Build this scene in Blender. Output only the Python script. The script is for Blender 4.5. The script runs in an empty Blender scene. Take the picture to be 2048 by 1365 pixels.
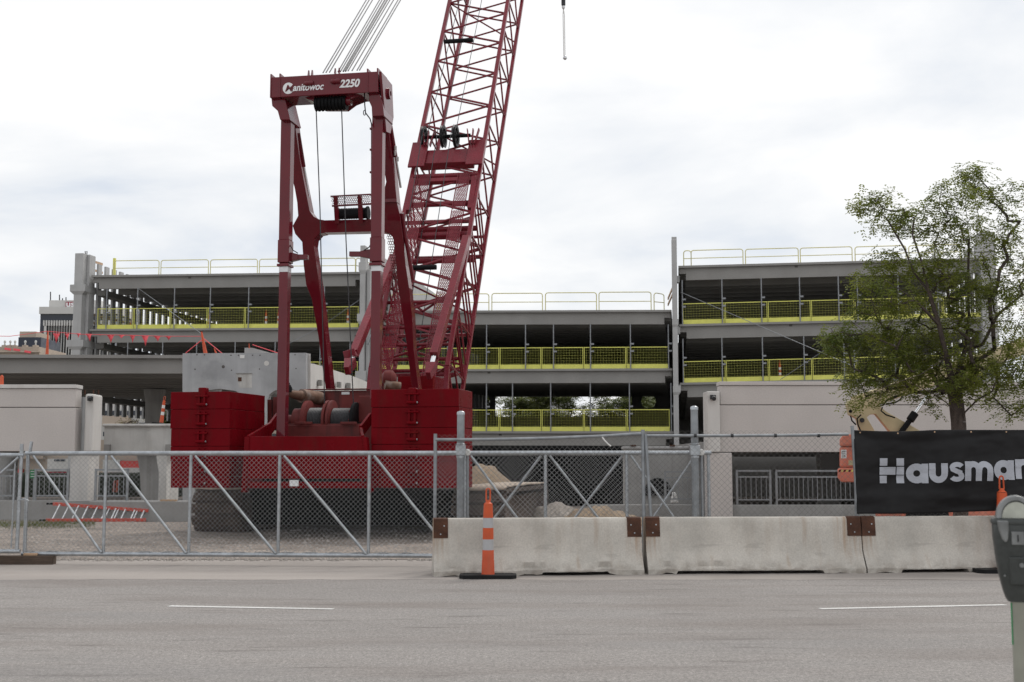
import bpy, bmesh, math, random
from mathutils import Vector, Matrix, noise
R = math.radians
rng = random.Random(7)
scene = bpy.context.scene
COL = scene.collection

# ------------------------------------------------------------------ camera, sky, sun, exposure
F, CX, CY, EYE = 2500.0, 1024.0, 682.5, 1.56      # focal length in photo pixels, principal point, eye height
TILT = math.atan(248 / 2500)
cam = bpy.data.objects.new('camera', bpy.data.cameras.new('camera')); COL.objects.link(cam)
cam.location = (0, 0, EYE); cam.rotation_euler = (R(90) + TILT, 0, 0)
cam.data.sensor_width = 36; cam.data.lens = F / 2048 * 36
cam.data.dof.use_dof = True; cam.data.dof.focus_distance = 26.0; cam.data.dof.aperture_fstop = 5.6
cam.data.clip_start = 0.1; cam.data.clip_end = 3000
scene.camera = cam
SUN_AZ, SUN_EL = R(38), R(52)                      # azimuth clockwise from +Y (the view), elevation
world = bpy.data.worlds.new('World'); scene.world = world; world.use_nodes = True
def build_world():
    nt = world.node_tree; nt.nodes.clear(); N = nt.nodes.new; L = nt.links.new
    out = N('ShaderNodeOutputWorld'); bg = N('ShaderNodeBackground'); L(bg.outputs[0], out.inputs[0])
    sky = N('ShaderNodeTexSky'); sky.sky_type = 'NISHITA'; sky.sun_disc = False
    sky.sun_elevation = SUN_EL; sky.sun_rotation = SUN_AZ; sky.air_density = 1.2; sky.dust_density = 2.5
    tc = N('ShaderNodeTexCoord')
    sep = N('ShaderNodeSeparateXYZ'); L(tc.outputs['Generated'], sep.inputs[0])
    # cloud layer seen as a flat deck overhead: direction / (height + 0.18)
    mx = N('ShaderNodeMath'); mx.operation = 'MAXIMUM'; mx.inputs[1].default_value = 0.0; L(sep.outputs[2], mx.inputs[0])
    ad = N('ShaderNodeMath'); ad.operation = 'ADD'; ad.inputs[1].default_value = 0.22; L(mx.outputs[0], ad.inputs[0])
    dx = N('ShaderNodeMath'); dx.operation = 'DIVIDE'; L(sep.outputs[0], dx.inputs[0]); L(ad.outputs[0], dx.inputs[1])
    dy = N('ShaderNodeMath'); dy.operation = 'DIVIDE'; L(sep.outputs[1], dy.inputs[0]); L(ad.outputs[0], dy.inputs[1])
    cmb = N('ShaderNodeCombineXYZ'); L(dx.outputs[0], cmb.inputs[0]); L(dy.outputs[0], cmb.inputs[1]); cmb.inputs[2].default_value = 8.3
    n1 = N('ShaderNodeTexNoise'); n1.inputs['Scale'].default_value = 1.5; n1.inputs['Detail'].default_value = 7
    n1.inputs['Roughness'].default_value = 0.52; n1.inputs['Distortion'].default_value = 0.25; L(cmb.outputs[0], n1.inputs['Vector'])
    rmp = N('ShaderNodeValToRGB'); L(n1.outputs['Fac'], rmp.inputs[0])
    e = rmp.color_ramp.elements
    e[0].position = 0.27; e[0].color = (0.67, 0.74, 0.85, 1)
    e[1].position = 0.53; e[1].color = (1.06, 1.06, 1.06, 1)
    m = rmp.color_ramp.elements.new(0.41); m.color = (0.91, 0.935, 0.97, 1)
    sc = N('ShaderNodeVectorMath'); sc.operation = 'SCALE'; sc.inputs[3].default_value = 0.08; L(sky.outputs[0], sc.inputs[0])
    mix = N('ShaderNodeMix'); mix.data_type = 'RGBA'; mix.inputs[0].default_value = 0.93
    L(sc.outputs[0], mix.inputs[6]); L(rmp.outputs[0], mix.inputs[7])
    L(mix.outputs[2], bg.inputs[0]); bg.inputs[1].default_value = 1.0
build_world()
sun = bpy.data.objects.new('sun', bpy.data.lights.new('sun', 'SUN')); COL.objects.link(sun)
sun.data.energy = 1.4; sun.data.angle = R(14); sun.data.color = (1.0, 0.96, 0.9)
sdir = Vector((math.sin(SUN_AZ) * math.cos(SUN_EL), math.cos(SUN_AZ) * math.cos(SUN_EL), math.sin(SUN_EL)))
sun.rotation_euler = sdir.to_track_quat('Z', 'Y').to_euler()
vs = scene.view_settings; vs.view_transform = 'Standard'; vs.look = 'None'; vs.exposure = 0.0; vs.gamma = 1.0
vs.use_curve_mapping = False
scene.cycles.diffuse_bounces = 1; scene.cycles.max_bounces = 8

# ------------------------------------------------------------------ measuring helpers
CT, ST = math.cos(TILT), math.sin(TILT)
def ray(x, y):
    u, v = (x - CX) / F, (CY - y) / F
    return Vector((u, CT - v * ST, ST + v * CT))
def at(x, y, D):                                   # point of the photo at ground distance D
    d = ray(x, y); s = D / d.y
    return Vector((d.x * s, D, EYE + d.z * s))
def gnd(x, y, z=0.0):                              # point of the photo on the level z
    d = ray(x, y); s = (z - EYE) / d.z
    return Vector((d.x * s, d.y * s, z))
class Frame:                                       # upright local frame turned clockwise by a
    def __init__(s, ox, oy, deg):
        s.o = Vector((ox, oy, 0)); s.a = R(deg)
        s.er = Vector((math.cos(s.a), -math.sin(s.a), 0)); s.ef = Vector((math.sin(s.a), math.cos(s.a), 0))
    def loc(s, p):
        q = Vector(p) - s.o
        return Vector((q.dot(s.er), q.dot(s.ef), p[2]))
    def wld(s, r, f, z): return s.o + s.er * r + s.ef * f + Vector((0, 0, z))
    def hit(s, x, y, f, k=0.0, z0=0.0):            # local point on the plane  f + k*(z - z0)
        d = ray(x, y); c = Vector((0, 0, EYE)) - s.o
        t = (f + k * (EYE - z0) - c.dot(s.ef)) / (d.dot(s.ef) - k * d.z)
        return s.loc(Vector((0, 0, EYE)) + d * t)
    def place(s, o): o.location = s.o; o.rotation_euler = (0, 0, -s.a); return o

# ------------------------------------------------------------------ mesh helpers
class MB:
    def __init__(s): s.v = []; s.f = []; s.m = []; s.cur = 0
    def add(s, vs, fs):
        b = len(s.v); s.v += [tuple(v) for v in vs]
        for f in fs: s.f.append([b + i for i in f]); s.m.append(s.cur)
        return s
    def box(s, a, b):                              # axis box between two corners
        x0, y0, z0 = [min(a[i], b[i]) for i in range(3)]; x1, y1, z1 = [max(a[i], b[i]) for i in range(3)]
        return s.add([(x0,y0,z0),(x1,y0,z0),(x1,y1,z0),(x0,y1,z0),(x0,y0,z1),(x1,y0,z1),(x1,y1,z1),(x0,y1,z1)],
                     [(0,3,2,1),(4,5,6,7),(0,1,5,4),(1,2,6,5),(2,3,7,6),(3,0,4,7)])
    def cbox(s, c, d): return s.box([c[i] - d[i] / 2 for i in range(3)], [c[i] + d[i] / 2 for i in range(3)])
    def bar(s, p, q, w, h=None, side=None, w1=None, h1=None):   # rectangular bar from p to q; side = direction of width
        p, q = Vector(p), Vector(q); h = h or w; d = (q - p).normalized()
        side = Vector(side) if side is not None else (Vector((1, 0, 0)) if abs(d.x) < .9 else Vector((0, 1, 0)))
        a = (side - d * side.dot(d)).normalized(); b = d.cross(a)
        w1 = w1 or w; h1 = h1 or h; vs = []
        for c, ww, hh in ((p, w, h), (q, w1, h1)):
            for i, j in ((-1,-1),(1,-1),(1,1),(-1,1)): vs.append(c + a * (i * ww / 2) + b * (j * hh / 2))
        return s.add(vs, [(0,3,2,1),(4,5,6,7),(0,1,5,4),(1,2,6,5),(2,3,7,6),(3,0,4,7)])
    def tube(s, pts, r, n=6, cap=True, r1=None):
        pts = [Vector(p) for p in pts]; k = len(pts); prev = None; vs = []; fs = []
        for i, p in enumerate(pts):
            d = (pts[min(i + 1, k - 1)] - pts[max(i - 1, 0)]).normalized()
            if prev is None:
                a = Vector((0, 0, 1)) if abs(d.z) < .9 else Vector((1, 0, 0)); prev = (a - d * a.dot(d)).normalized()
            else:
                prev = (prev - d * prev.dot(d)).normalized()
            b = d.cross(prev); rr = r[i] if isinstance(r, (list, tuple)) else (r if r1 is None else r + (r1 - r) * i / (k - 1))
            for j in range(n):
                t = 2 * math.pi * j / n; vs.append(p + prev * (math.cos(t) * rr) + b * (math.sin(t) * rr))
        for i in range(k - 1):
            for j in range(n):
                fs.append((i*n+j, i*n+(j+1)%n, (i+1)*n+(j+1)%n, (i+1)*n+j))
        if cap: fs.append(tuple(range(n-1, -1, -1))); fs.append(tuple((k-1)*n + j for j in range(n)))
        return s.add(vs, fs)
    def lathe(s, prof, c=(0,0,0), axis='z', n=20):  # prof: (radius, height) list
        vs = []; fs = []; k = len(prof); c = Vector(c)
        for r, h in prof:
            for j in range(n):
                t = 2 * math.pi * j / n; a, b = r * math.cos(t), r * math.sin(t)
                vs.append(c + Vector((a, b, h) if axis == 'z' else ((h, a, b) if axis == 'x' else (b, h, a))))
        for i in range(k - 1):
            for j in range(n): fs.append((i*n+j, i*n+(j+1)%n, (i+1)*n+(j+1)%n, (i+1)*n+j))
        if prof[0][0] > 1e-4: fs.append(tuple(range(n-1, -1, -1)))
        if prof[-1][0] > 1e-4: fs.append(tuple((k-1)*n + j for j in range(n)))
        return s.add(vs, fs)
    def prism(s, poly, off):                       # polygon of 3-d points pushed along off
        k = len(poly); off = Vector(off); poly = [Vector(p) for p in poly]
        nrm = Vector((0, 0, 0))
        for i in range(k): nrm += poly[i].cross(poly[(i + 1) % k])
        if nrm.dot(off) > 0: poly = poly[::-1]
        vs = poly + [p + off for p in poly]
        fs = [tuple(range(k)), tuple(range(2*k-1, k-1, -1))] + [(i, k+i, k+(i+1)%k, (i+1)%k) for i in range(k)]
        return s.add(vs, fs)
    def mesh(s, name, mats, smooth=None):
        me = bpy.data.meshes.new(name); me.from_pydata(s.v, [], s.f)
        for m in (mats if isinstance(mats, (list, tuple)) else [mats]): me.materials.append(m)
        if any(s.m): me.polygons.foreach_set('material_index', s.m)
        if smooth:
            me.shade_smooth(); me.set_sharp_from_angle(angle=R(smooth))
        me.update(); return me
    def build(s, name, mats, parent=None, smooth=None, bevel=0, kind=None):
        return link(name, s.mesh(name, mats, smooth), parent, bevel, kind)
def link(name, me, parent=None, bevel=0, kind=None):
    o = bpy.data.objects.new(name, me); COL.objects.link(o)
    if parent is not None: o.parent = parent
    if bevel:
        b = o.modifiers.new('bevel', 'BEVEL'); b.width = bevel; b.segments = 2; b.limit_method = 'ANGLE'; b.angle_limit = R(40)
    if kind: o['kind'] = kind
    return o
def tag(o, label, cat, group=None):
    o['label'] = label; o['category'] = cat
    if group: o['group'] = group
    return o
def thing(name, label, cat, loc=(0,0,0), rz=0, group=None):
    o = bpy.data.objects.new(name, None); COL.objects.link(o); o.empty_display_size = 0.2
    o.location = loc; o.rotation_euler = (0, 0, rz); return tag(o, label, cat, group)
def copy_tree(o, parent=None):
    c = o.copy(); COL.objects.link(c); c.parent = parent
    for ch in o.children: copy_tree(ch, c)
    return c
ORD = ['first','second','third','fourth','fifth','sixth','seventh','eighth','ninth','tenth','eleventh','twelfth','thirteenth','fourteenth']
def fbm(x, y, z=0, o=4): return noise.fractal(Vector((x, y, z)), 1.0, 2.0, o)

# ------------------------------------------------------------------ materials
def mat(name, col, rough=0.6, metal=0.0, var=0.15, scale=1.5, fine=0.0, fscale=60, bump=0.0, bscale=30, streak=0.0,
        scol=(0.08, 0.06, 0.05), sscale=(5, 5, 0.35), spec=0.5, coat=0.0, stretch=None, blotch=None):
    m = bpy.data.materials.new(name); m.use_nodes = True; nt = m.node_tree; N = nt.nodes.new; L = nt.links.new
    b = nt.nodes['Principled BSDF']; b.inputs['Roughness'].default_value = rough; b.inputs['Metallic'].default_value = metal
    b.inputs['Specular IOR Level'].default_value = spec
    if coat: b.inputs['Coat Weight'].default_value = coat; b.inputs['Coat Roughness'].default_value = 0.06
    tc = N('ShaderNodeTexCoord'); vec = tc.outputs['Object']
    def noi(sc, det=4, v=None, ro=.55):
        n = N('ShaderNodeTexNoise'); n.inputs['Scale'].default_value = sc; n.inputs['Detail'].default_value = det
        n.inputs['Roughness'].default_value = ro; L(v or vec, n.inputs['Vector']); return n.outputs['Fac']
    def mapped(s):
        mp = N('ShaderNodeMapping'); mp.inputs['Scale'].default_value = s; L(vec, mp.inputs[0]); return mp.outputs[0]
    def mixc(fac, a, bb, typ='MIX'):
        x = N('ShaderNodeMix'); x.data_type = 'RGBA'; x.blend_type = typ
        if isinstance(fac, float): x.inputs[0].default_value = fac
        else: L(fac, x.inputs[0])
        for i, c in ((6, a), (7, bb)):
            if isinstance(c, tuple): x.inputs[i].default_value = (*c, 1)
            else: L(c, x.inputs[i])
        return x.outputs[2]
    def rng_(v, a, bb, c=0.0, d=1.0):
        r = N('ShaderNodeMapRange'); r.inputs[1].default_value = a; r.inputs[2].default_value = bb
        r.inputs[3].default_value = c; r.inputs[4].default_value = d; L(v, r.inputs[0]); return r.outputs[0]
    lo = tuple(c * (1 - var) for c in col); hi = tuple(c * (1 + var) for c in col)
    c = mixc(rng_(noi(scale, 5, mapped(stretch) if stretch else None), .3, .7), lo, hi)
    if fine:
        g = rng_(noi(fscale, 3), .3, .7, 1 - fine, 1 + fine)
        gc = N('ShaderNodeCombineColor'); [L(g, gc.inputs[i]) for i in range(3)]
        c = mixc(1.0, c, gc.outputs[0], 'MULTIPLY')
    if blotch:                                     # (colour, scale, threshold low, high, strength)
        c = mixc(rng_(noi(blotch[1], 5), blotch[2], blotch[3], 0, blotch[4]), c, blotch[0])
    if streak:
        c = mixc(rng_(noi(1.0, 5, mapped(sscale)), .5, .74, 0, streak), c, scol)
    L(c, b.inputs['Base Color'])
    rv = rng_(noi(scale * 4, 3), .3, .7, max(.02, rough - .08), min(1, rough + .08)); L(rv, b.inputs['Roughness'])
    if bump:
        bp = N('ShaderNodeBump'); bp.inputs['Strength'].default_value = bump; bp.inputs['Distance'].default_value = 0.02
        L(noi(bscale, 5), bp.inputs['Height']); L(bp.outputs[0], b.inputs['Normal'])
    return m
M = {}
M['red'] = mat('red_paint', (0.150, 0.0034, 0.0075), .28, 0, .20, .6, spec=.04, streak=.5, scol=(.075, .010, .010), sscale=(6, 6, .5), blotch=((.115, .016, .014), 2.5, .55, .72, .5))
M['red_mast'] = mat('red_mast_paint', (0.130, 0.009, 0.017), .2, 0, .14, 1.0, spec=.1, coat=.55, streak=.25, scol=(.10, .02, .026))
M['red_boom'] = mat('faded_red_boom_paint', (0.185, 0.017, 0.028), .26, 0, .18, 1.6, spec=.30, streak=.3, scol=(.13, .04, .04))
M['red_dirty'] = mat('oily_red_paint', (0.15, 0.028, 0.026), .55, 0, .25, 2.5, spec=.25, streak=.6, scol=(.03, .02, .02))
M['black_steel'] = mat('black_greasy_steel', (0.009, 0.009, 0.010), .6, 0, .3, 6, spec=.12)
M['dark_steel'] = mat('dark_steel', (0.045, 0.045, 0.048), .5, .6, .3, 6)
M['rope'] = mat('wire_rope', (0.07, 0.07, 0.075), .55, .5, .25, 30)
M['chrome'] = mat('chromed_rod', (0.75, 0.75, 0.77), .12, 1.0, .05, 5)
M['white_paint'] = mat('white_lettering', (0.75, 0.75, 0.76), .5, 0, .06, 8)
M['track'] = mat('muddy_track_steel', (0.075, 0.054, 0.044), .85, 0, .4, 4, fine=.3, fscale=40, bump=.4, bscale=25)
M['track_top'] = mat('mud_caked_track_guard', (0.42, 0.35, 0.285), .9, 0, .25, 3, fine=.2, bump=.4)
M['pipe_rust'] = mat('rusty_exhaust', (0.16, 0.09, 0.06), .7, .4, .35, 8, blotch=((.4, .36, .33), 3, .5, .7, .6))
M['galv'] = mat('galvanised_steel', (0.38, 0.40, 0.42), .34, .75, .18, 9, fine=.12, fscale=50)
M['galv_old'] = mat('weathered_galvanised_pipe', (0.26, 0.275, 0.29), .45, .6, .22, 7, streak=.3, scol=(.16, .13, .11))
M['galv_wire'] = mat('galvanised_wire', (0.31, 0.315, 0.32), .5, .45, .15, 12)
M['old_wire'] = mat('weathered_wire', (0.20, 0.195, 0.19), .6, .4, .2, 12)
M['barrier'] = mat('barrier_concrete', (0.49, 0.46, 0.415), .85, 0, .16, 1.8, fine=.10, fscale=45, bump=.25, bscale=22, streak=.2,
                   scol=(.24, .17, .11), sscale=(7, 7, .5), blotch=((.33, .295, .26), 2.2, .50, .78, .22))
def barrier_stains():                               # rust runs below the end plates, dirt along the foot
    m = M['barrier']; nt = m.node_tree; N = nt.nodes.new; L = nt.links.new; b = nt.nodes['Principled BSDF']; src = b.inputs['Base Color'].links[0].from_socket
    tc = N('ShaderNodeTexCoord'); sp = N('ShaderNodeSeparateXYZ'); L(tc.outputs['Object'], sp.inputs[0])
    def mth(op, a, b2=None):
        n = N('ShaderNodeMath'); n.operation = op
        for i, v in enumerate((a, b2)):
            if v is None: continue
            if isinstance(v, (int, float)): n.inputs[i].default_value = v
            else: L(v, n.inputs[i])
        return n.outputs[0]
    def rg(v, a, c, d, e):
        r = N('ShaderNodeMapRange'); r.inputs[1].default_value = a; r.inputs[2].default_value = c; r.inputs[3].default_value = d; r.inputs[4].default_value = e; L(v, r.inputs[0]); return r.outputs[0]
    def noi(sc, st):
        mp = N('ShaderNodeMapping'); mp.inputs['Scale'].default_value = st; L(tc.outputs['Object'], mp.inputs[0]); n = N('ShaderNodeTexNoise'); n.inputs['Scale'].default_value = sc; n.inputs['Detail'].default_value = 5; L(mp.outputs[0], n.inputs['Vector']); return n.outputs['Fac']
    dx = mth('ABSOLUTE', mth('SUBTRACT', sp.outputs[0], 1.51)); side = rg(dx, 1.24, 1.33, 0, 1); low = rg(sp.outputs[2], .14, .54, 0, 1)
    f1 = mth('MULTIPLY', mth('MULTIPLY', side, low), rg(noi(1, (26, 3, .8)), .42, .66, 0, .55))
    f2 = mth('MULTIPLY', rg(sp.outputs[2], .20, .0, 0, 1), rg(noi(6, (1, 1, 1.5)), .45, .62, .05, .6))
    f3 = rg(noi(1, (9, 4, .9)), .60, .74, 0, .32)
    f4 = rg(noi(1.3, (1.0, 1, 5)), .61, .67, 0, .3)
    c = src
    for f, col in ((f3, (.30, .19, .11)), (f4, (.24, .22, .20)), (f1, (.30, .155, .06)), (f2, (.17, .135, .105))):
        x = N('ShaderNodeMix'); x.data_type = 'RGBA'; L(f, x.inputs[0]); L(c, x.inputs[6]); x.inputs[7].default_value = (*col, 1); c = x.outputs[2]
    L(c, b.inputs['Base Color'])
barrier_stains()
M['rust'] = mat('rusty_plate', (0.075, 0.03, 0.016), .8, .2, .3, 9, fine=.2, bump=.2)
M['orange'] = mat('orange_plastic', (0.55, 0.082, 0.02), .55, 0, .12, 5, streak=.25, scol=(.3, .08, .04))
M['orange_old'] = mat('scuffed_orange_plastic', (0.62, 0.09, 0.03), .6, 0, .15, 5, streak=.3, scol=(.35, .16, .1))
M['reflect'] = mat('reflective_grey_band', (0.42, 0.42, 0.43), .4, .1, .08, 8)
M['white_band'] = mat('white_band', (0.72, 0.71, 0.69), .5, 0, .06, 8)
M['rubber'] = mat('black_rubber', (0.010, 0.010, 0.011), .75, 0, .3, 8, bump=.15, spec=.25)
M['screen'] = mat('black_debris_netting', (0.006, 0.006, 0.0065), .8, 0, .4, 1.5, fine=.3, fscale=30, spec=.06)
M['banner'] = mat('black_mesh_fabric', (0.010, 0.0095, 0.0105), .6, 0, .25, 2.0, fine=.25, fscale=220, bump=.15, bscale=180, spec=.26)
M['banner_ink'] = mat('grey_banner_ink', (0.40, 0.415, 0.46), .7, 0, .10, 4, fine=.14, fscale=160)
M['conc'] = mat('precast_concrete', (0.27, 0.262, 0.25), .85, 0, .09, .8, fine=.05, fscale=30, bump=.08, bscale=20, streak=.16,
                scol=(.20, .19, .175), sscale=(1.2, 1.2, .25))
M['conc_col'] = mat('pale_precast_concrete', (0.42, 0.418, 0.415), .85, 0, .10, 1.2, fine=.06, bump=.1, streak=.22, scol=(.28, .27, .26))
M['conc_new'] = mat('fresh_grey_concrete', (0.36, 0.365, 0.375), .8, 0, .20, .9, fine=.08, bump=.1, streak=.3, scol=(.24, .245, .255), spec=.3,
                    blotch=((.46, .465, .47), 1.3, .5, .7, .7))
M['conc_form'] = mat('board_formed_concrete', (0.34, 0.335, 0.325), .9, 0, .18, 1.5, fine=.1, bump=.2, streak=.55, scol=(.18, .17, .16), sscale=(6, 6, .12))
M['wall'] = mat('cream_precast_wall', (0.55, 0.51, 0.485), .9, 0, .05, .7, fine=.06, fscale=28, bump=.08, streak=.15, scol=(.38, .35, .33), sscale=(1.5, 1.5, .2))
M['wall_white'] = mat('white_painted_concrete', (0.62, 0.60, 0.575), .85, 0, .08, 1.0, fine=.06, bump=.12, streak=.35, scol=(.42, .38, .34), sscale=(4, 4, .3))
M['wall_dirty'] = mat('flaking_painted_concrete', (0.52, 0.51, 0.49), .9, 0, .16, 1.4, fine=.1, bump=.25, streak=.5, scol=(.28, .26, .24), sscale=(4, 4, .4))
M['wall_low'] = mat('grey_retaining_concrete', (0.30, 0.295, 0.285), .9, 0, .16, 1.3, fine=.08, bump=.2, streak=.35, scol=(.18, .165, .15))
M['joint'] = mat('dark_sealant_joint', (0.10, 0.09, 0.085), .9, 0, .1, 3)
M['yellow'] = mat('safety_yellow_paint', (0.70, 0.69, 0.15), .55, 0, .08, 3)
M['yellow_pale'] = mat('pale_yellow_rail_paint', (0.66, 0.62, 0.30), .55, 0, .12, 3)
M['pole'] = mat('steel_shore_pole', (0.27, 0.28, 0.295), .5, .5, .2, 4)
M['lumber'] = mat('raw_lumber', (0.45, 0.30, 0.19), .8, 0, .2, 4)
M['timber'] = mat('weathered_timber', (0.085, 0.06, 0.045), .9, 0, .35, 3, stretch=(1, 12, 12), bump=.4, bscale=20)
M['flag'] = mat('pink_red_flag', (0.80, 0.10, 0.12), .6, 0, .1, 4)
M['ladder'] = mat('red_fibreglass_rail', (0.50, 0.07, 0.045), .55, 0, .15, 5)
M['alu'] = mat('dull_aluminium', (0.62, 0.62, 0.63), .4, .6, .1, 6)
M['cream'] = mat('cream_lift_paint', (0.50, 0.415, 0.25), .5, 0, .12, 2, streak=.3, scol=(.22, .16, .09))
M['lift_orange'] = mat('faded_orange_lift_paint', (0.60, 0.17, 0.11), .5, 0, .15, 3, streak=.35, scol=(.35, .14, .1), blotch=((.64, .30, .22), 2.5, .5, .7, .6))
M['bark'] = mat('locust_bark', (0.075, 0.056, 0.048), .95, 0, .35, 6, fine=.3, bump=.7, bscale=22, stretch=(3, 3, .7))
M['asphalt'] = None

# ------------------------------------------------------------------ ground
def road_mat():
    m = mat('worn_pale_asphalt', (0.250, 0.231, 0.217), .9, 0, .09, .35, fine=.0, stretch=(.35, 1.0, 1.0))
    nt = m.node_tree; N = nt.nodes.new; L = nt.links.new; b = nt.nodes['Principled BSDF']
    src = b.inputs['Base Color'].links[0].from_socket
    tc = N('ShaderNodeTexCoord')
    def noi(sc, det, stretch=(1, 1, 1), ro=.6):
        mp = N('ShaderNodeMapping'); mp.inputs['Scale'].default_value = stretch; L(tc.outputs['Object'], mp.inputs[0])
        n = N('ShaderNodeTexNoise'); n.inputs['Scale'].default_value = sc; n.inputs['Detail'].default_value = det
        n.inputs['Roughness'].default_value = ro; L(mp.outputs[0], n.inputs['Vector']); return n.outputs['Fac']
    def rg(v, a, bb, c, d):
        r = N('ShaderNodeMapRange'); r.inputs[1].default_value = a; r.inputs[2].default_value = bb
        r.inputs[3].default_value = c; r.inputs[4].default_value = d; L(v, r.inputs[0]); return r.outputs[0]
    def mul(c, f):
        g = N('ShaderNodeCombineColor'); [L(f, g.inputs[i]) for i in range(3)]
        x = N('ShaderNodeMix'); x.data_type = 'RGBA'; x.blend_type = 'MULTIPLY'; x.inputs[0].default_value = 1
        L(c, x.inputs[6]); L(g.outputs[0], x.inputs[7]); return x.outputs[2]
    def mixto(c, f, col):
        x = N('ShaderNodeMix'); x.data_type = 'RGBA'; L(f, x.inputs[0]); L(c, x.inputs[6]); x.inputs[7].default_value = (*col, 1); return x.outputs[2]
    c = mul(src, rg(noi(75, 3), .33, .67, .66, 1.34))                         # aggregate
    c = mul(c, rg(noi(30, 3, (1, .7, 1), .8), .36, .64, .72, 1.28))
    c = mul(c, rg(noi(7, 4), .3, .7, .93, 1.07))
    c = mixto(c, rg(noi(1.0, 6, (.22, 1.1, 1)), .47, .72, 0, .62), (.165, .138, .122))   # brown tyre tracks along the road
    c = mixto(c, rg(noi(1.0, 6, (.16, .7, 1.0)), .52, .75, 0, .4), (.175, .172, .172))
    c = mixto(c, rg(noi(2.2, 6, (.35, 2.6, 1.0)), .585, .70, 0, .7), (.115, .10, .092))  # scuffs
    v = N('ShaderNodeTexVoronoi'); v.inputs['Scale'].default_value = 3.2; v.feature = 'DISTANCE_TO_EDGE'
    L(c, b.inputs['Base Color'])
    bp = N('ShaderNodeBump'); bp.inputs['Strength'].default_value = .35; bp.inputs['Distance'].default_value = .01
    L(noi(75, 3), bp.inputs['Height']); L(bp.outputs[0], b.inputs['Normal'])
    return m
M['road'] = road_mat()
M['apron'] = mat('dusty_concrete_apron', (0.315, 0.282, 0.258), .9, 0, .12, .6, fine=.12, fscale=50, bump=.15, stretch=(.25, 1.5, 1),
                 blotch=((.23, .20, .18), .8, .5, .75, .5))
M['gravel'] = mat('gravel_yard', (0.255, 0.215, 0.185), .95, 0, .25, 1.0, fine=.55, fscale=15, bump=1.0, bscale=12, blotch=((.15, .125, .105), .7, .48, .68, .75))
M['stones'] = mat('loose_stones', (0.31, 0.28, 0.255), .95, 0, .35, 3)
M['soil'] = mat('sandy_soil', (0.27, 0.20, 0.135), .95, 0, .18, 1.5, fine=.22, fscale=14, bump=.6, bscale=9)
M['rubble'] = mat('pale_gravel_heap', (0.27, 0.24, 0.21), .95, 0, .2, 2, fine=.35, fscale=16, bump=.9, bscale=14)
M['far_ground'] = mat('far_ground', (0.20, 0.185, 0.165), .95, 0, .2, .1)
M['walk'] = mat('sidewalk_concrete', (0.33, 0.32, 0.30), .9, 0, .1, 1, fine=.1, bump=.1)
M['line'] = mat('worn_white_road_paint', (0.60, 0.59, 0.57), .7, 0, .12, 3, fine=.25, fscale=50)
M['grass'] = mat('dry_green_grass', (0.11, 0.125, 0.045), .9, 0, .3, 3)

def sheet(name, x0, x1, y0, y1, z, m, nx=1, ny=1, amp=0, sc=.3):
    b = MB(); vs = []
    for j in range(ny + 1):
        for i in range(nx + 1):
            x = x0 + (x1 - x0) * i / nx; y = y0 + (y1 - y0) * j / ny
            edge = min(1, (y - y0) / 1.0) if amp else 0
            vs.append((x, y, z + amp * edge * (fbm(x * sc, y * sc, 3) + .25 * fbm(x * 3, y * 3, 8))))
    fs = [(j*(nx+1)+i, j*(nx+1)+i+1, (j+1)*(nx+1)+i+1, (j+1)*(nx+1)+i) for j in range(ny) for i in range(nx)]
    return b.add(vs, fs).build(name, m, smooth=60 if amp else None, kind='structure')
sheet('ground', -900, 900, -60, 1500, -0.05, M['far_ground'])
sheet('road', -160, 160, 5.9, 20.95, 0.0, M['road'])
ap = MB(); nn = 900; vs_ = []
for i in range(nn + 1):
    x = -45 + 90 * i / nn; vs_ += [(x, 17.3 + .16 * fbm(x * .5, 1, 2) + .06 * fbm(x * 4, 2, 2), .0025), (x, 20.92, .0045)]
ap.add(vs_, [(2*i, 2*i+2, 2*i+3, 2*i+1) for i in range(nn)]).build('pavement_apron', M['apron'], kind='structure')
sheet('gravel_yard', -34, 34, 20.9, 64, 0.012, M['gravel'], 190, 150, .06)
k = MB().box((-160, 5.6, -.04), (160, 5.9, .13)); k.build('kerb', M['walk'], kind='structure')
sheet('sidewalk', -160, 160, -20, 5.6, 0.125, M['walk'])
def lane_mark(x0, y0, x1, y1):
    a, b = gnd(x0, y0), gnd(x1, y1); n = Vector((-(b - a).y, (b - a).x, 0)).normalized() * .055
    m = MB(); k = 14; vs = []
    for i in range(k + 1):
        p = a + (b - a) * i / k; j = .010 * fbm(i * 1.7, x0); vs += [p - n * (1 + j * 9) + Vector((0, 0, .004)), p + n * (1 + j * 7) + Vector((0, 0, .004))]
    m.add(vs, [(2*i, 2*i+2, 2*i+3, 2*i+1) for i in range(k)]).build('lane_marking', M['line'], kind='structure')
lane_mark(338, 1213, 667, 1219); lane_mark(1640, 1218.5, 2012, 1210.5)
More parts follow.
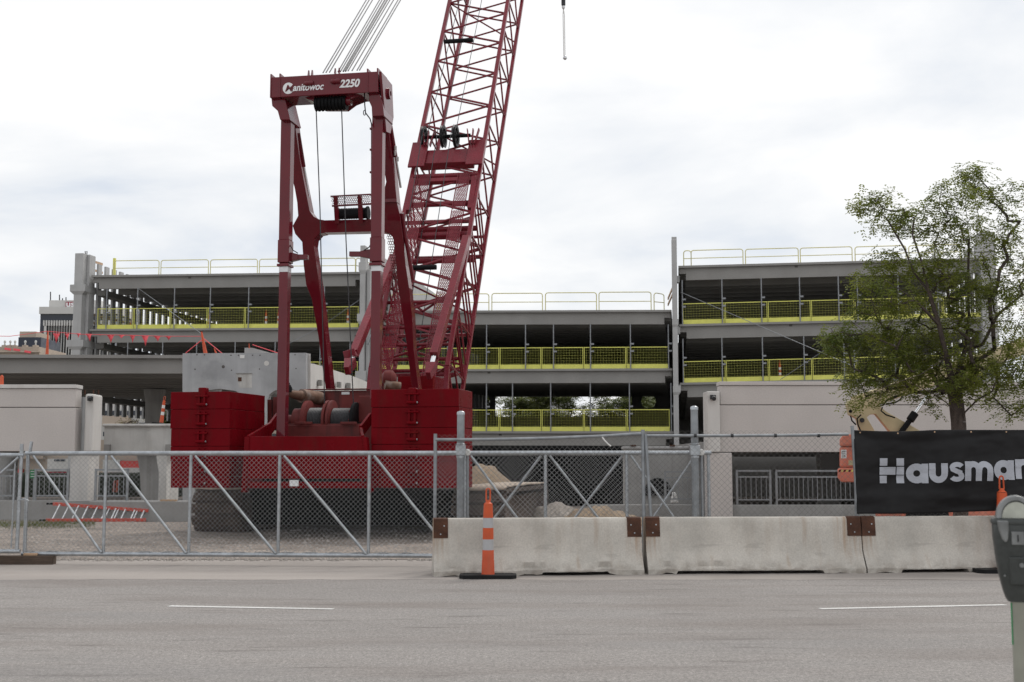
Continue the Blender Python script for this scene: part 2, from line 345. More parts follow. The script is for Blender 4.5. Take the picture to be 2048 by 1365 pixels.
# loose stones: nobody could count them
def scatter_stones():
    b = MB(); g = random.Random(3)
    for i in range(11000):
        y = 20.6 + 14 * g.random() ** 1.6; x = -14 + 22 * g.random()
        s = .012 + .040 * g.random() ** 3; z = .012 + .06 * (fbm(x * .3, y * .3, 3) + .25 * fbm(x * 3, y * 3, 8)) * min(1, max(0, y - 20.9))
        t = g.random() * 6.3; p = []
        for k in range(5): p.append((x + s * math.cos(t + k * 1.257) * g.uniform(.7, 1.2), y + s * math.sin(t + k * 1.257) * g.uniform(.7, 1.2), z - .004))
        p.append((x, y, z + s * g.uniform(.5, .9)))
        b.add(p, [(k, (k + 1) % 5, 5) for k in range(5)])
    o = b.build('loose_stones', M['stones'], kind='stuff'); tag(o, 'loose pale stones strewn over the gravel yard behind the gate', 'stones')
    b = MB()
    for i in range(2600):
        c = gnd(g.uniform(0, 190), g.gauss(1052, 3.5)); h = g.uniform(.03, .10); t = g.random() * 3.2; w = .006
        dx, dy = w * math.cos(t), w * math.sin(t)
        b.add([(c.x - dx, c.y - dy, .02), (c.x + dx, c.y + dy, .02), (c.x + g.uniform(-.04, .04), c.y + g.uniform(-.04, .04), .02 + h)], [(0, 1, 2)])
    o = b.build('grass_strip', M['grass'], kind='stuff'); tag(o, 'thin strip of dry grass along the foot of the low grey wall', 'grass')
scatter_stones()
def mound(name, label, px, py, D, prof, depth, m, seed, cat='dirt pile'):
    # prof: list of (photo x, photo y) along the crest, standing at distance D
    pts = [at(x, y, D) for x, y in prof]; x0, x1 = pts[0].x, pts[-1].x; n = 46; q = 22
    def crest(x):
        for a, b in zip(pts, pts[1:]):
            if a.x <= x <= b.x: return max(0, a.z + (b.z - a.z) * (x - a.x) / (b.x - a.x))
        return 0
    base = Vector(((x0 + x1) / 2, D, 0)); b = MB(); vs = []
    for j in range(q + 1):
        t = -1 + 2 * j / q
        for i in range(n + 1):
            x = x0 + (x1 - x0) * i / n; h = crest(x + .25 * fbm(x * .9, t * 1.5, seed + 3)) * (.5 + .5 * math.cos(math.pi * t)) ** .8
            h += (.13 * fbm(x * 1.3, t * 2, seed) + .07 * fbm(x * 4, t * 6, seed)) * (1 if h > .05 else 0)
            vs.append((x - base.x, t * depth, h - .03))
    b.add(vs, [(j*(n+1)+i, j*(n+1)+i+1, (j+1)*(n+1)+i+1, (j+1)*(n+1)+i) for j in range(q) for i in range(n)])
    o = b.build(name, m, smooth=70); o.location = base; return tag(o, label, cat)
mound('soil_mound', 'tall heap of tan sandy soil behind the crane\'s right crawler', 0, 0, 40,
      [(850, 990), (895, 950), (930, 935), (962, 928), (985, 931), (1003, 950), (1025, 968), (1050, 985), (1090, 1008), (1130, 1030)], 2.6, M['soil'], 1)
mound('gravel_heap', 'low heap of pale gravel beside the crane\'s right crawler', 0, 0, 33.5,
      [(1060, 1038), (1080, 1012), (1100, 1004), (1125, 1008), (1150, 1018), (1170, 1030), (1185, 1040)], 1.6, M['rubble'], 5)
mound('earth_heap', 'low brown heap of broken earth in front of the concrete abutment', 0, 0, 32.5,
      [(1130, 1040), (1150, 1018), (1180, 1008), (1205, 1012), (1228, 1022), (1250, 1026), (1275, 1032), (1330, 1042)], 1.4, M['soil'], 9)

# ------------------------------------------------------------------ jersey barriers
def barrier(a, b, label, seed, chips, notch, plates):
    a, b = Vector(a), Vector(b); L_ = (b - a).length; d = (b - a).normalized()
    t = thing('jersey_barrier', label, 'barrier', a, math.atan2(d.y, d.x), 'concrete barriers in front of the fence')
    prof = [(0.0, 0.0), (0.0, .03), (0.0, .07), (.03, .11), (.075, .19), (.125, .27), (.150, .33), (.168, .45), (.185, .6), (.198, .72), (.206, .77), (.222, .795), (.25, .805)]
    full = prof + [(.60 - y, z) for y, z in prof[::-1]]
    n = 110; vs = []; k = len(full)
    for i in range(n + 1):
        x = L_ * i / n
        for j, (y, z) in enumerate(full):
            front = y < .3
            yy = y + .004 * fbm(x * 2, z * 4, seed); zz = z
            if i in (0, n): yy = .3 + (yy - .3) * .985
            if z < .12:
                c = max(0, fbm(x * 2.3, 7.1, seed, 3) - .05) * .10 + max(0, fbm(x * 9, 3.3, seed + 4, 3)) * .022
                for cx, cw, ch in chips:
                    c += .7 * ch * max(0, 1 - ((x - cx) / cw) ** 2) * (.7 + .5 * fbm(x * 11, 1, seed))
                if front: yy += c * .9
                zz = z + c * .35 * (1 - z / .12)
                if notch[0] < x < notch[1] and z < .06: zz = max(zz, .052 + .006 * fbm(x * 6, 2, seed))
            if z > .75: zz += .004 * fbm(x * 5, 9, seed)
            vs.append((x, yy, zz))
    m = MB(); fs = [(i*k+j, i*k+j+1, (i+1)*k+j+1, (i+1)*k+j) for i in range(n) for j in range(k-1)]
    fs = [f[::-1] for f in fs]
    fs += [((i+1)*k, (i+1)*k+k-1, i*k+k-1, i*k) for i in range(n)]
    fs += [tuple(range(k)), tuple(n*k+k-1-j for j in range(k))]
    m.add(vs, fs).build('concrete_body', M['barrier'], t, smooth=35)
    for x in plates:
        x0 = .0 if x == 0 else L_ - .205; q = MB()
        f = lambda z: .168 + (z - .45) / .32 * .038 - .009
        q.add([(x0, f(.53), .53), (x0+.205, f(.53), .53), (x0+.205, f(.797)-.002, .797), (x0, f(.797)-.002, .797),
               (x0, f(.53)+.012, .53), (x0+.205, f(.53)+.012, .53), (x0+.205, .26, .815), (x0, .26, .815)],
              [(0,1,2,3),(0,4,5,1),(3,2,6,7),(1,5,6,2),(0,3,7,4)])
        p = q.build('connector_plate', M['rust'], t)
        for bx, bz in ((.15, .70), (.10, .585)):
            MB().lathe([(.011, -.008), (.011, .004), (.004, .008)], (x0 + (bx if x == 0 else .205 - bx), f(bz), bz), 'y', 8).build('bolt', M['galv'], p)
    return t
b1a, b1b = gnd(868, 1155), gnd(1289, 1150.5); b2a, b2b = gnd(1297, 1150), gnd(1733, 1147.5); b3a = gnd(1736.5, 1147.5)
b3b = b3a + Vector((3.03, .38, 0))
barrier(b1a, b1b, 'chipped concrete barrier with an orange channelizer post standing before it', 1, [(1.33, .16, .13), (.45, .25, .05), (2.4, .2, .04)], (1.55, 2.5), (0, 1))
barrier(b2a, b2b, 'middle concrete barrier with rusty plates at both ends and a broken-out bottom edge', 2, [(.85, .3, .10), (.55, .1, .05)], (.42, 2.55), (0, 1))
barrier(b3a, b3b, 'concrete barrier under the black banner, running off behind the parking meter', 3, [(2.2, .3, .05), (1.5, .2, .03)], (.5, 1.55), (0,))
# thin post seen through the joint of the first two barriers
tag(MB().bar(gnd(1293, 1146) , gnd(1293, 1146) + Vector((0, 0, .62)), .03).build('wooden_stake', M['white_band']), 'thin pale stake in the gap between the first two barriers', 'stake')

# ------------------------------------------------------------------ channelizer posts
def channelizer(name, loc, label, s=1.0, base=True, group=None, simple=False):
    t = thing(name, label, 'channelizer', loc, 0, group)
    n = 10 if simple else 20
    bands = [(0, .20, 'orange_old', .092, .086), (.20, .34, 'orange_old', .083, .081), (.34, .49, 'reflect', .079, .077), (.49, .65, 'orange', .077, .075), (.65, .79, 'reflect', .073, .072), (.79, .99, 'orange', .071, .062)]
    for z0, z1, m, r0, r1 in bands:
        nm = 'reflective_band' if m == 'reflect' else 'tube_section'
        if simple and m == 'reflect': m = 'white_band'
        b = MB().lathe([(r0 * s, z0 * s + .05), (r0 * s, z0 * s + .055), (r1 * s, z1 * s + .045), (r1 * s, z1 * s + .05)], n=n)
        if z1 == .99: b.lathe([(.060 * s, 1.04 * s), (.034 * s, 1.06 * s), (.03 * s, 1.09 * s)], n=n)
        b.build(nm, M[m], t, smooth=35)
    h = [(.028 * math.cos(a), 0, (1.17 + (.05 if a < 3.2 else -.07)) * s + .03 * math.sin(a)) for a in [i * math.pi / 8 for i in range(9)]]
    h = [(.028 * s, 0, 1.08 * s)] + h + [(-.028 * s, 0, 1.08 * s)]
    MB().tube(h, .011 * s, 6).build('handle', M['orange'], t, smooth=50)
    if base:
        q = [(-.40, -.12), (-.34, -.2), (.34, -.2), (.40, -.12), (.40, .12), (.34, .2), (-.34, .2), (-.40, .12)]
        MB().prism([(x * s, y * s, .0) for x, y in q], (0, 0, .055 * s)).build('base', M['rubber'], t, bevel=.008)
    return t
c1 = channelizer('channelizer', gnd(976, 1157) + Vector((0, .02, .001)), 'orange channelizer post with two grey bands in front of the chipped barrier', .985)
c2 = channelizer('channelizer', gnd(2011, 1146) + Vector((0, .02, .001)), 'orange channelizer post half hidden behind the parking meter', 1.12)

# ------------------------------------------------------------------ chain link fence and gates
def chain_link(x0, x1, z0, z1, m, parent, name='chain_link_mesh', cell=.0755, w=.0038, yoff=0.0, zt=None):
    # woven wires: two families of diagonals, slightly in front of and behind the plane; zt(x) = top edge
    b = MB(); hh = z1 - z0; k = int((x1 - x0 + hh) / cell) + 1
    for fam in (1, -1):
        for i in range(k + 1):
            sx = x0 - hh + i * cell if fam == 1 else x0 + i * cell
            xa, za, xb, zb = (sx, z0, sx + hh, z1) if fam == 1 else (sx, z0, sx - hh, z1)
            # clip to [x0, x1]
            def clip(xa, za, xb, zb):
                lo, hi = 0.0, 1.0; dx = xb - xa
                for side, lim in ((1, x0), (-1, x1)):
                    p = (lim - xa) / dx
                    inside = (xa - lim) * side >= 0; inside2 = (xb - lim) * side >= 0
                    if not inside and not inside2: return None
                    if not inside: lo = max(lo, p)
                    if not inside2: hi = min(hi, p)
                return None if lo >= hi - 1e-4 else (xa + dx * lo, za + (zb - za) * lo, xa + dx * hi, za + (zb - za) * hi)
            c = clip(xa, za, xb, zb)
            if not c: continue
            # 3-sided wire
            p, q = Vector((c[0], yoff + fam * .0015, c[1])), Vector((c[2], yoff + fam * .0015, c[3])); d = (q - p).normalized()
            a = Vector((0, 1, 0)); s = d.cross(a); vs = []
            for pt in (p, q):
                for t in (0, 2.094, 4.189): vs.append(pt + (a * math.cos(t) + s * math.sin(t)) * w / 1.6)
            b.add(vs, [(0, 1, 4, 3), (1, 2, 5, 4), (2, 0, 3, 5)])
    # twisted tips along the top edge
    i = 0; x = x0
    while x < x1 - cell:
        b.tube([(x, yoff, z1), (x + cell * .5, yoff, z1 + cell * .42), (x + cell, yoff, z1)], w * .55, 3, False); x += cell
    return b.build(name, m, parent, kind='stuff')
def polyframe(o, a, b): # thing frame along a->b on the ground
    d = (b - a).normalized(); return math.atan2(d.y, d.x)

# sliding gate: lies along one line from its leading edge to the tail behind the barriers
ga, gb = at(50, 1000, 20.0), at(1424, 1000, 19.25); ga.z = gb.z = 0
gate_rz = math.atan2((gb - ga).y, (gb - ga).x); GL = (gb - ga).length
fgate = Frame(ga.x, ga.y, -math.degrees(gate_rz))
gate = thing('sliding_gate', 'long galvanised chain link sliding gate with diagonal pipe braces in front of the crane', 'gate', ga, gate_rz)
def gx(x, y=1000): return fgate.hit(x, y, 0).x
ztop, zbot = fgate.hit(458, 907, 0).z, fgate.hit(458, 1110, 0).z
def pipe(p, q, r, name, parent, m='galv', n=10): return MB().tube([p, q], r, n).build(name, M[m], parent, smooth=50)
pipe((-.02, 0, ztop), (GL, 0, ztop), .036, 'top_rail', gate)
pipe((-.02, 0, zbot), (gx(870), 0, zbot), .034, 'bottom_rail', gate)
for x in (53, 210, 380, 558, 738): pipe((gx(x), 0, zbot), (gx(x), 0, ztop), .026 if x > 60 else .030, 'upright', gate)
pipe((gx(56), -.0, ztop), (gx(59), 0, ztop + .19), .026, 'upright', gate)
for xa, xb in ((66, 208), (222, 376), (390, 554), (568, 734), (748, 905)): pipe((gx(xa), -.045, ztop - .04), (gx(xb), -.045, zbot + .03), .021, 'diagonal_brace', gate)
for x in (930, 1091, 1254, 1418): pipe((gx(x), 0, .1), (gx(x), 0, ztop), .026, 'upright', gate)
for xa, xb in ((942, 1082), (1100, 1246), (1262, 1392)):
    pipe((gx(xa), -.045, ztop - .04), (gx(xb + 4), -.045, .22), .019, 'diagonal_brace', gate)
    pipe((gx(xb), .045, ztop - .04), (gx(xa - 4), .045, .22), .019, 'diagonal_brace', gate)
chain_link(.03, gx(1418), zbot + .03, ztop - .03, M['galv_wire'], gate, w=.0036)
MB().tube([(x * .12, 0, zbot + .035 + .012 * math.sin(i * 2)) for i, x in enumerate(range(0, int(gx(870) / .12)))], .006, 4).build('tension_wire', M['galv_wire'], gate)
# timber skid under the leading end
sk = thing('timber_block', 'dark weathered timber block under the leading end of the sliding gate', 'timber', gnd(52, 1130), .01)
MB().box((-.55, -.02, .0), (.42, .16, .14)).build('block', M['timber'], sk, bevel=.012)
MB().box((-.05, .0, .142), (.16, .12, .178)).build('shim', M['lumber'], sk, bevel=.004)
# neighbouring leaf at the left edge of the picture
la = at(-330, 1000, 19.75); lb = at(44, 1000, 19.75); la.z = lb.z = 0
leaf = thing('gate_leaf', 'chain link gate leaf at the left edge, latched beside the sliding gate', 'gate', la, 0)
W = (lb - la).length; zt2, zb2 = at(20, 911, 19.75).z, at(20, 1103, 19.75).z
pipe((0, 0, zt2), (W, 0, zt2), .034, 'top_rail', leaf); pipe((0, 0, zb2), (W, 0, zb2), .032, 'bottom_rail', leaf)
pipe((W - .05, 0, zb2), (W - .035, 0, zt2 + .18), .03, 'upright', leaf); pipe((0, 0, zb2), (0, 0, zt2), .03, 'upright', leaf)
pipe((W - .14, 0, zb2 + .05), (W - .13, 0, zt2 - .08), .012, 'drop_rod', leaf)
pipe((W - .06, -.05, zt2 - .03), (W - 1.6, -.05, zb2 + .03), .021, 'diagonal_brace', leaf)
MB().tube([(W - .06, -.03, 1.02), (W + .06, -.05, 1.03), (W + .12, -.03, 1.0)], .012, 6).build('latch', M['galv'], leaf)
chain_link(.03, W - .06, zb2 + .03, zt2 - .03, M['galv_wire'], leaf, w=.0036)

# heavy gate posts with roller brackets
def gate_post(x, ytop, D, label, extra):
    p = at(x, 1000, D); top = at(x, ytop, D).z
    t = thing('gate_post', label, 'post', (p.x, D, 0), 0, 'heavy gate posts')
    MB().lathe([(.057, -.03), (.057, top - .05)], n=20).build('shaft', M['galv_old'], t, smooth=40)
    MB().lathe([(.061, top - .055), (.061, top - .02), (.05, top - .004), (.02, top + .006), (0.0, top + .008)], n=20).build('cap', M['galv'], t, smooth=40)
    z0 = at(x, 905, D).z
    br = MB(); br.cbox((0, .02, z0 + .03), (.15, .16, .15)); br.lathe([(.066, z0 - .09), (.066, z0 - .05)], n=20); br.lathe([(.066, z0 + .11), (.066, z0 + .13)], n=20)
    br.build('roller_bracket', M['galv'], t, smooth=35, bevel=.006)
    MB().lathe([(.04, -.03), (.052, -.02), (.052, .02), (.04, .03)], (.10 * extra, .03, z0 + .0), 'y', 14).build('roller', M['white_band'], t, smooth=40)
    MB().lathe([(.022, .0), (.022, z0 + .05)], (.105 * extra, .03, 0), n=10).build('side_pipe', M['galv_old'], t, smooth=40)
gate_post(921, 823, 19.05, 'thick galvanised gate post rising beside the crane\'s right counterweight', 1)
gate_post(1391, 813, 18.95, 'thick galvanised gate post in front of the cream wall\'s camera pillar', 1)

# fixed fence behind the barriers
fa, fb = at(870, 1000, 18.75), at(1712, 1000, 18.75); fa.z = fb.z = 0
fence = thing('chain_link_fence', 'fixed chain link fence standing behind the concrete barriers', 'fence', fa, 0)
FL_ = (fb - fa).length
def fx(x): return at(x, 1000, 18.75).x - fa.x
def fz(x, y): return at(x, y, 18.75).z
pipe((0, 0, .05), (0, 0, fz(870, 868)), .026, 'post', fence, 'galv_old')
pipe((fx(1287), -.02, .05), (fx(1287), -.02, fz(1287, 860)), .028, 'post', fence, 'galv_old')
pipe((fx(1306), -.06, .05), (fx(1292), -.03, fz(1292, 868)), .024, 'post', fence, 'galv_old')
pipe((fx(1718), -.01, .05), (fx(1708), -.01, fz(1708, 852)), .026, 'post', fence, 'galv_old')
tops = [(870, 880), (930, 880), (1010, 879), (1100, 877), (1200, 873), (1285, 868)]
MB().tube([(fx(x), -.01, fz(x, y)) for x, y in tops], .024, 8).build('top_rail', M['galv_old'], fence, smooth=50)
tops2 = [(1290, 872), (1450, 872), (1600, 871), (1700, 869)]
MB().tube([(fx(x), -.01, fz(x, y)) for x, y in tops2], .023, 8).build('top_rail', M['galv_old'], fence, smooth=50)
for x in (1392, 1466, 1553, 1640): MB().lathe([(.030, -.02), (.030, .02)], (fx(x), -.01, fz(x, 871.5)), 'x', 10).build('rail_clamp', M['dark_steel'], fence, smooth=40)
chain_link(.02, fx(1287), .12, fz(1080, 874), M['old_wire'], fence, yoff=.03, w=.0032, cell=.078)
chain_link(fx(1287) + .02, fx(1708), .12, fz(1500, 866), M['old_wire'], fence, yoff=.03, w=.0032, cell=.088)
MB().tube([(fx(1205), -.04, fz(1205, 875)), (fx(1210), -.06, fz(1210, 882)), (fx(1217), -.05, fz(1217, 889)), (fx(1222), -.06, fz(1222, 893))], .011, 5).build('tied_rag', M['white_band'], fence, smooth=50)

# black banner with its fence behind
bn = thing('banner', 'black mesh banner with grey lettering tied to the fence', 'banner', (at(1712, 1000, 18.7).x, 18.7, 0))
B0 = at(1712, 1000, 18.7).x; BW = 5.6
def bnz(x, up):                                     # lower / upper edge of the cloth at banner x
    u = x / 2.6
    top = at(1716, 862, 18.7).z + .012 * math.sin(u * 3 + 1.2) + .035 * max(0, u - .3) - .02 * math.sin(min(1, u * 2.2) * math.pi)
    bot = at(1720, 1028, 18.7).z + .045 * u - .012 * math.sin(u * 5)
    return bot + (top - bot) * up
def bny(x, up):                                     # folds
    y = .045 * math.sin(x * 2.1 + up * 1.4) + .018 * math.sin(x * 5.2 - up * 4) * (1 - .5 * up) + .06 * fbm(x * .9, up * 2.2, 4) + .012 * math.sin((x + up * .8) * 9) * max(0, up - .55) + .009 * fbm(x * 3.1 + up * 2, up * 1.6, 6)
    y += .020 * math.exp(-((up - .93 + .05 * math.sin(x * 1.7)) / .05) ** 2) - .018 * math.exp(-((up - .12 - .10 * math.sin(x * 1.1 + 1)) / .06) ** 2)
    return y - .03
b = MB(); nx, nz = 150, 46; vs = [(BW * i / nx, bny(BW * i / nx, j / nz), bnz(BW * i / nx, j / nz)) for j in range(nz + 1) for i in range(nx + 1)]
b.add(vs, [(j*(nx+1)+i, j*(nx+1)+i+1, (j+1)*(nx+1)+i+1, (j+1)*(nx+1)+i) for j in range(nz) for i in range(nx)])
cl = b.build('fabric', M['banner'], bn, smooth=80); sm = cl.modifiers.new('thickness', 'SOLIDIFY'); sm.thickness = .003; sm.offset = 1
for i in range(11): MB().lathe([(.006, -.006), (.012, -.006), (.012, .0), (.006, .0)], (.1 + i * .54, bny(.1 + i * .54, .975) - .001, bnz(.1 + i * .54, .975)), 'y', 10).build('grommet', M['lumber'], bn)
def letter(polys):                                  # flat ink shapes laid on the cloth; polys: quads in (x, up) of the banner
    b = MB()
    for q in polys:
        b.add([(x, bny(x, u) - .013, bnz(x, u)) for x, u in q], [tuple(range(len(q)))])
    b.build('printed_letter', M['banner_ink'], bn)
PXM = 18.7 / F * 1.0
def bx(x): return at(x, 940, 18.7).x - B0
def bu(x, y): # up coordinate at photo point
    z = at(x, y, 18.7).z; xx = bx(x); return (z - bnz(xx, 0)) / (bnz(xx, 1) - bnz(xx, 0))
def pq(pts): return [(bx(x), bu(x, y)) for x, y in pts]
def sub(x0, x1, y0, y1, n=3, k=4):                  # subdivided rectangle so that it follows the folds
    return [pq([(x0+(x1-x0)*i/n, y0+(y1-y0)*(j+1)/k), (x0+(x1-x0)*(i+1)/n, y0+(y1-y0)*(j+1)/k), (x0+(x1-x0)*(i+1)/n, y0+(y1-y0)*j/k), (x0+(x1-x0)*i/n, y0+(y1-y0)*j/k)]) for i in range(n) for j in range(k)]
def ribbon(pts, w):                                 # stroke of width w along photo points
    out = []; k = len(pts); L_ = []; R_ = []
    for i in range(k):
        a = Vector(pts[max(i-1, 0)]); c = Vector(pts[min(i+1, k-1)]); d = (c - a).normalized(); n = Vector((-d.y, d.x)) * (w / 2)
        p = Vector(pts[i]); L_.append(p + n); R_.append(p - n)
    return [pq([L_[i], L_[i+1], R_[i+1], R_[i]]) for i in range(k - 1)]
def arc(cx, cy, rx, ry, a0, a1, n=14): return [(cx + rx * math.cos(R(a0 + (a1-a0)*i/n)), cy + ry * math.sin(R(a0 + (a1-a0)*i/n))) for i in range(n + 1)]
letter(sub(1760, 1775.5, 917, 932, 2)); letter(sub(1794, 1809, 917, 932, 2)); letter(sub(1760, 1793, 934.5, 950)); letter(sub(1795, 1809.5, 934, 950, 2))
letter(sub(1760, 1775.5, 952, 967, 2)); letter(sub(1795, 1809.5, 951.5, 967, 2))
tl = lambda x: -(x - 1830) * .040                   # the line of text rises a little to the right
def la_(cx): t = tl(cx); return ribbon(arc(cx, 947.5 + t, 13.2, 13.2, 0, 360, 22), 13.5) + sub(cx + 9, cx + 21.5, 928 + t, 967 + t, 2)
def lu_(x0): t = tl(x0); return sub(x0, x0 + 12.5, 928 + t, 950 + t, 2) + sub(x0 + 23, x0 + 35.5, 928 + t, 950 + t, 2) + ribbon(arc(x0 + 17.75, 949.5 + t, 11.4, 11.5, 0, 180, 14), 12.6)
def ls_(cx): t = tl(cx); return ribbon(arc(cx, 938.5 + t, 9.6, 6.0, -20, -180, 12) + [(cx - 9.0, 942 + t), (cx, 946.2 + t), (cx + 7.5, 949 + t)] + arc(cx, 956 + t, 9.8, 6.0, -60, 160, 14), 9.6)
def lm_(x0, k=2):
    t = tl(x0); o = sub(x0, x0 + 12.5, 927 + t, 966 + t, 2)
    for i in range(k):
        c = x0 + 17 + i * 22.5
        o += ribbon(arc(c, 944 + t, 11, 11.5, 180, 360, 12), 12) + sub(c + 5, c + 17, 943.5 + t, 966 + t, 2)
    return o
for l in (la_(1833), lu_(1856), ls_(1909), lm_(1925), la_(2003), lm_(2027, 1), lm_(2074, 1)): letter(l)
bf = thing('chain_link_fence', 'weathered chain link fence panel hidden behind the black banner', 'fence', (B0, 18.78, 0))
pipe((.02, 0, .05), (.02, 0, bnz(0, 1) - .06), .024, 'post', bf, 'galv_old'); pipe((BW, 0, .05), (BW, 0, bnz(BW, 1)), .026, 'post', bf, 'galv_old')
MB().tube([(x * .4, 0, bnz(x * .4, 1) - .06) for x in range(0, 14)], .022, 8).build('top_rail', M['galv_old'], bf, smooth=50)
chain_link(.05, BW, .12, bnz(.5, .9), M['old_wire'], bf, yoff=.03, w=.0032, cell=.088)

# ------------------------------------------------------------------ crawler crane (rear towards the street, boom leaning away)
CF = Frame(-4.15, 26.5, 10.0)
crane = CF.place(thing('crawler_crane', 'large red lattice boom crawler crane with stacked counterweights and tall mast', 'crane'))
def cr(x, y, f, k=0.0, z0=0.0): return CF.hit(x, y, f, k, z0)
def box_part(name, x0, x1, y0, y1, f0, f1, m, parent=crane, bevel=.012):
    a = cr(x0, y1, f0); b_ = cr(x1, y0, f0)
    return MB().box((a.x, f0, a.z), (b_.x, f1, b_.z)).build(name, M[m], parent, bevel=bevel)
# --- crawlers
def crawler(r0, r1, f0, f1, lab):
    zt, n = 1.02, 0
    rad = .47; zc = rad + .03
    path = []
    for i in range(9): a = math.pi / 2 + math.pi * i / 8; path.append((f0 + rad + rad * math.cos(a), zc + rad * math.sin(a)))
    for i in range(9): a = -math.pi / 2 + math.pi * i / 8; path.append((f1 - rad + rad * math.cos(a), zc + rad * math.sin(a)))
    fr = MB(); w = r1 - r0
    fr.box((r0 + .18, f0 + .35, .22), (r1 - .18, f1 - .35, .84))
    body = fr.build('crawler_frame', M['track'], crane)
    if lab: body['label'] = lab
    # shoes all round the loop
    L_ = 0; segs = []
    loop = path + [path[0]]
    for a, b in zip(loop, loop[1:]): segs.append((a, b, math.dist(a, b))); L_ += segs[-1][2]
    step = L_ / 52; shoe = MB(); shoe.box((-w / 2, -step * .38, -.03), (w / 2, step * .38, .06))
    for s in (-.33, 0, .33): shoe.box((s * w - .06, -step * .2, .035), (s * w + .06, step * .2, .095))
    shoe_me = shoe.mesh('track_shoe', M['track']); d = 0
    for i in range(52):
        t = (i + .5) * step; acc = 0
        for a, b, l in segs:
            if acc + l >= t:
                q = (t - acc) / l; y, z = a[0] + (b[0]-a[0])*q, a[1] + (b[1]-a[1])*q; dy, dz = (b[0]-a[0])/l, (b[1]-a[1])/l; break
            acc += l
        o = link('track_shoe', shoe_me, body); o.location = ((r0 + r1) / 2, y, z); o.rotation_euler = (math.atan2(dz, dy) + math.pi, 0, 0)
    for y in (f0 + rad, f1 - rad):
        MB().lathe([(.0, r0 + .03), (.36, r0 + .03), (.38, r0 + .1), (.38, r1 - .1), (.36, r1 - .03), (0, r1 - .03)], (0, y, zc), 'x', 20).build('track_wheel', M['track'], body, smooth=40)
    g = MB(); ny, nx_ = 16, 8; vs = []
    for j in range(ny + 1):
        for i in range(nx_ + 1):
            y = f0 + .08 + (f1 - f0 - .4) * j / ny; x = r0 + .03 + (w - .06) * i / nx_
            vs.append((x, y, 1.10 + .025 * fbm(x * 2, y * 1.5, 5) - (.07 if j == 0 else 0)))
    g.add(vs, [(j*(nx_+1)+i, j*(nx_+1)+i+1, (j+1)*(nx_+1)+i+1, (j+1)*(nx_+1)+i) for j in range(ny) for i in range(nx_)])
    t = g.build('track_guard', M['track_top'], body, smooth=60); s = t.modifiers.new('thick', 'SOLIDIFY'); s.thickness = .04
    return body
crawler(-3.72, -2.5, 2.15, 8.7, None); crawler(2.45, 3.68, 2.2, 8.8, None)
cb = MB(); cb.box((-2.6, 2.9, .16), (2.6, 7.6, 1.0)); cb.box((-1.6, 1.2, .75), (1.6, 4.0, 1.05)); cb.lathe([(1.25, .95), (1.25, 1.22)], (0, 5.5, 0), n=28); cb.build('carbody', M['black_steel'], crane, smooth=30)  # carbody made oversized and black to fill in the dark under the crane
MB().tube([cr(700, 1010, 4.0), cr(620, 1005, 3.6), cr(585, 1012, 3.4)], .03, 6).build('hydraulic_hose', M['dark_steel'], crane, smooth=50)
# --- counterweight stacks: layered slabs with a chamfered corner
def stack(xs, xc, fc, back, ys, xo, nm):
    pl = []
    for (ya, yb) in zip(ys, ys[1:]):
        zt, zb = cr(xs[0], ya, 0).z, cr(xs[0], yb, 0).z
        r0, r1 = cr(xs[0], ya, 0).x, cr(xs[1], ya, 0).x; rc = cr(xc, ya, fc).x
        j = rng.uniform(-.006, .006)
        rb = cr(xc - 1, ya, back).x; poly = [(r0 + j, 0 + j, zb), (r1 + j, 0 + j, zb), (rc + j, fc, zb), (rb + j, back, zb), (r0 + j - .0, back, zb)]
        MB().prism(poly, (0, 0, zt - zb - .007)).build('counterweight_slab', M['red'], crane, bevel=.007)
    r0, r1 = cr(xs[0], ys[0], 0).x, cr(xs[1], ys[0], 0).x
    core = MB().prism([(r0 + .03, .05, cr(xs[0], ys[-1], 0).z + .01), (r1 - .03, .05, cr(xs[0], ys[-1], 0).z + .01), (min(r1, cr(xc, 800, back).x) - .06, back - .05, cr(xs[0], ys[-1], 0).z + .01), (r0 + .03, back - .05, cr(xs[0], ys[-1], 0).z + .01)], (0, 0, cr(xs[0], ys[0], 0).z - cr(xs[0], ys[-1], 0).z - .06))
    core.build('counterweight_core', M['black_steel'], crane)
    # strap of hinge lugs up the middle of the rear face
    w = .17; x = cr(xo, 800, 0).x; prev = None
    b = MB()
    for i, (ya, yb) in enumerate(zip(ys, ys[1:])):
        zt, zb = cr(xo, ya, 0).z, cr(xo, yb, 0).z
        lug = MB(); lug.box((x - w / 2, -.055, zb + .06), (x - w / 2 + .045, .01, zt - .05)); lug.box((x + w / 2 - .045, -.055, zb + .06), (x + w / 2, .01, zt - .05))
        lug.lathe([(.035, -w / 2 - .02), (.035, w / 2 + .02)], (x, -.05, zb + .10), 'x', 10); lug.lathe([(.02, -w / 2 - .06), (.02, w / 2 + .06)], (x, -.05, zt - .10), 'x', 8)
        lug.build('hinge_lug', M['red'], crane, smooth=35)
        MB().lathe([(.022, -.012), (.022, .012)], (x + w / 2 + .03, -.05, zb + .10), 'x', 8).build('pin_head', M['galv'], crane)
    zt = cr(xo, ys[0], 0).z
    MB().box((x - .085, -.05, zt - .12), (x + .085, .14, zt + .09 if nm else zt + .03)).build('lifting_lug', M['red'], crane, bevel=.02)
stack((342, 460), 530, 1.7, 3.2, [784, 819, 858, 893, 923, 953, 976], 405, 1)
stack((743, 918), 945, 1.1, 3.2, [779, 815, 856, 889, 923, 953, 976], 825, 0)
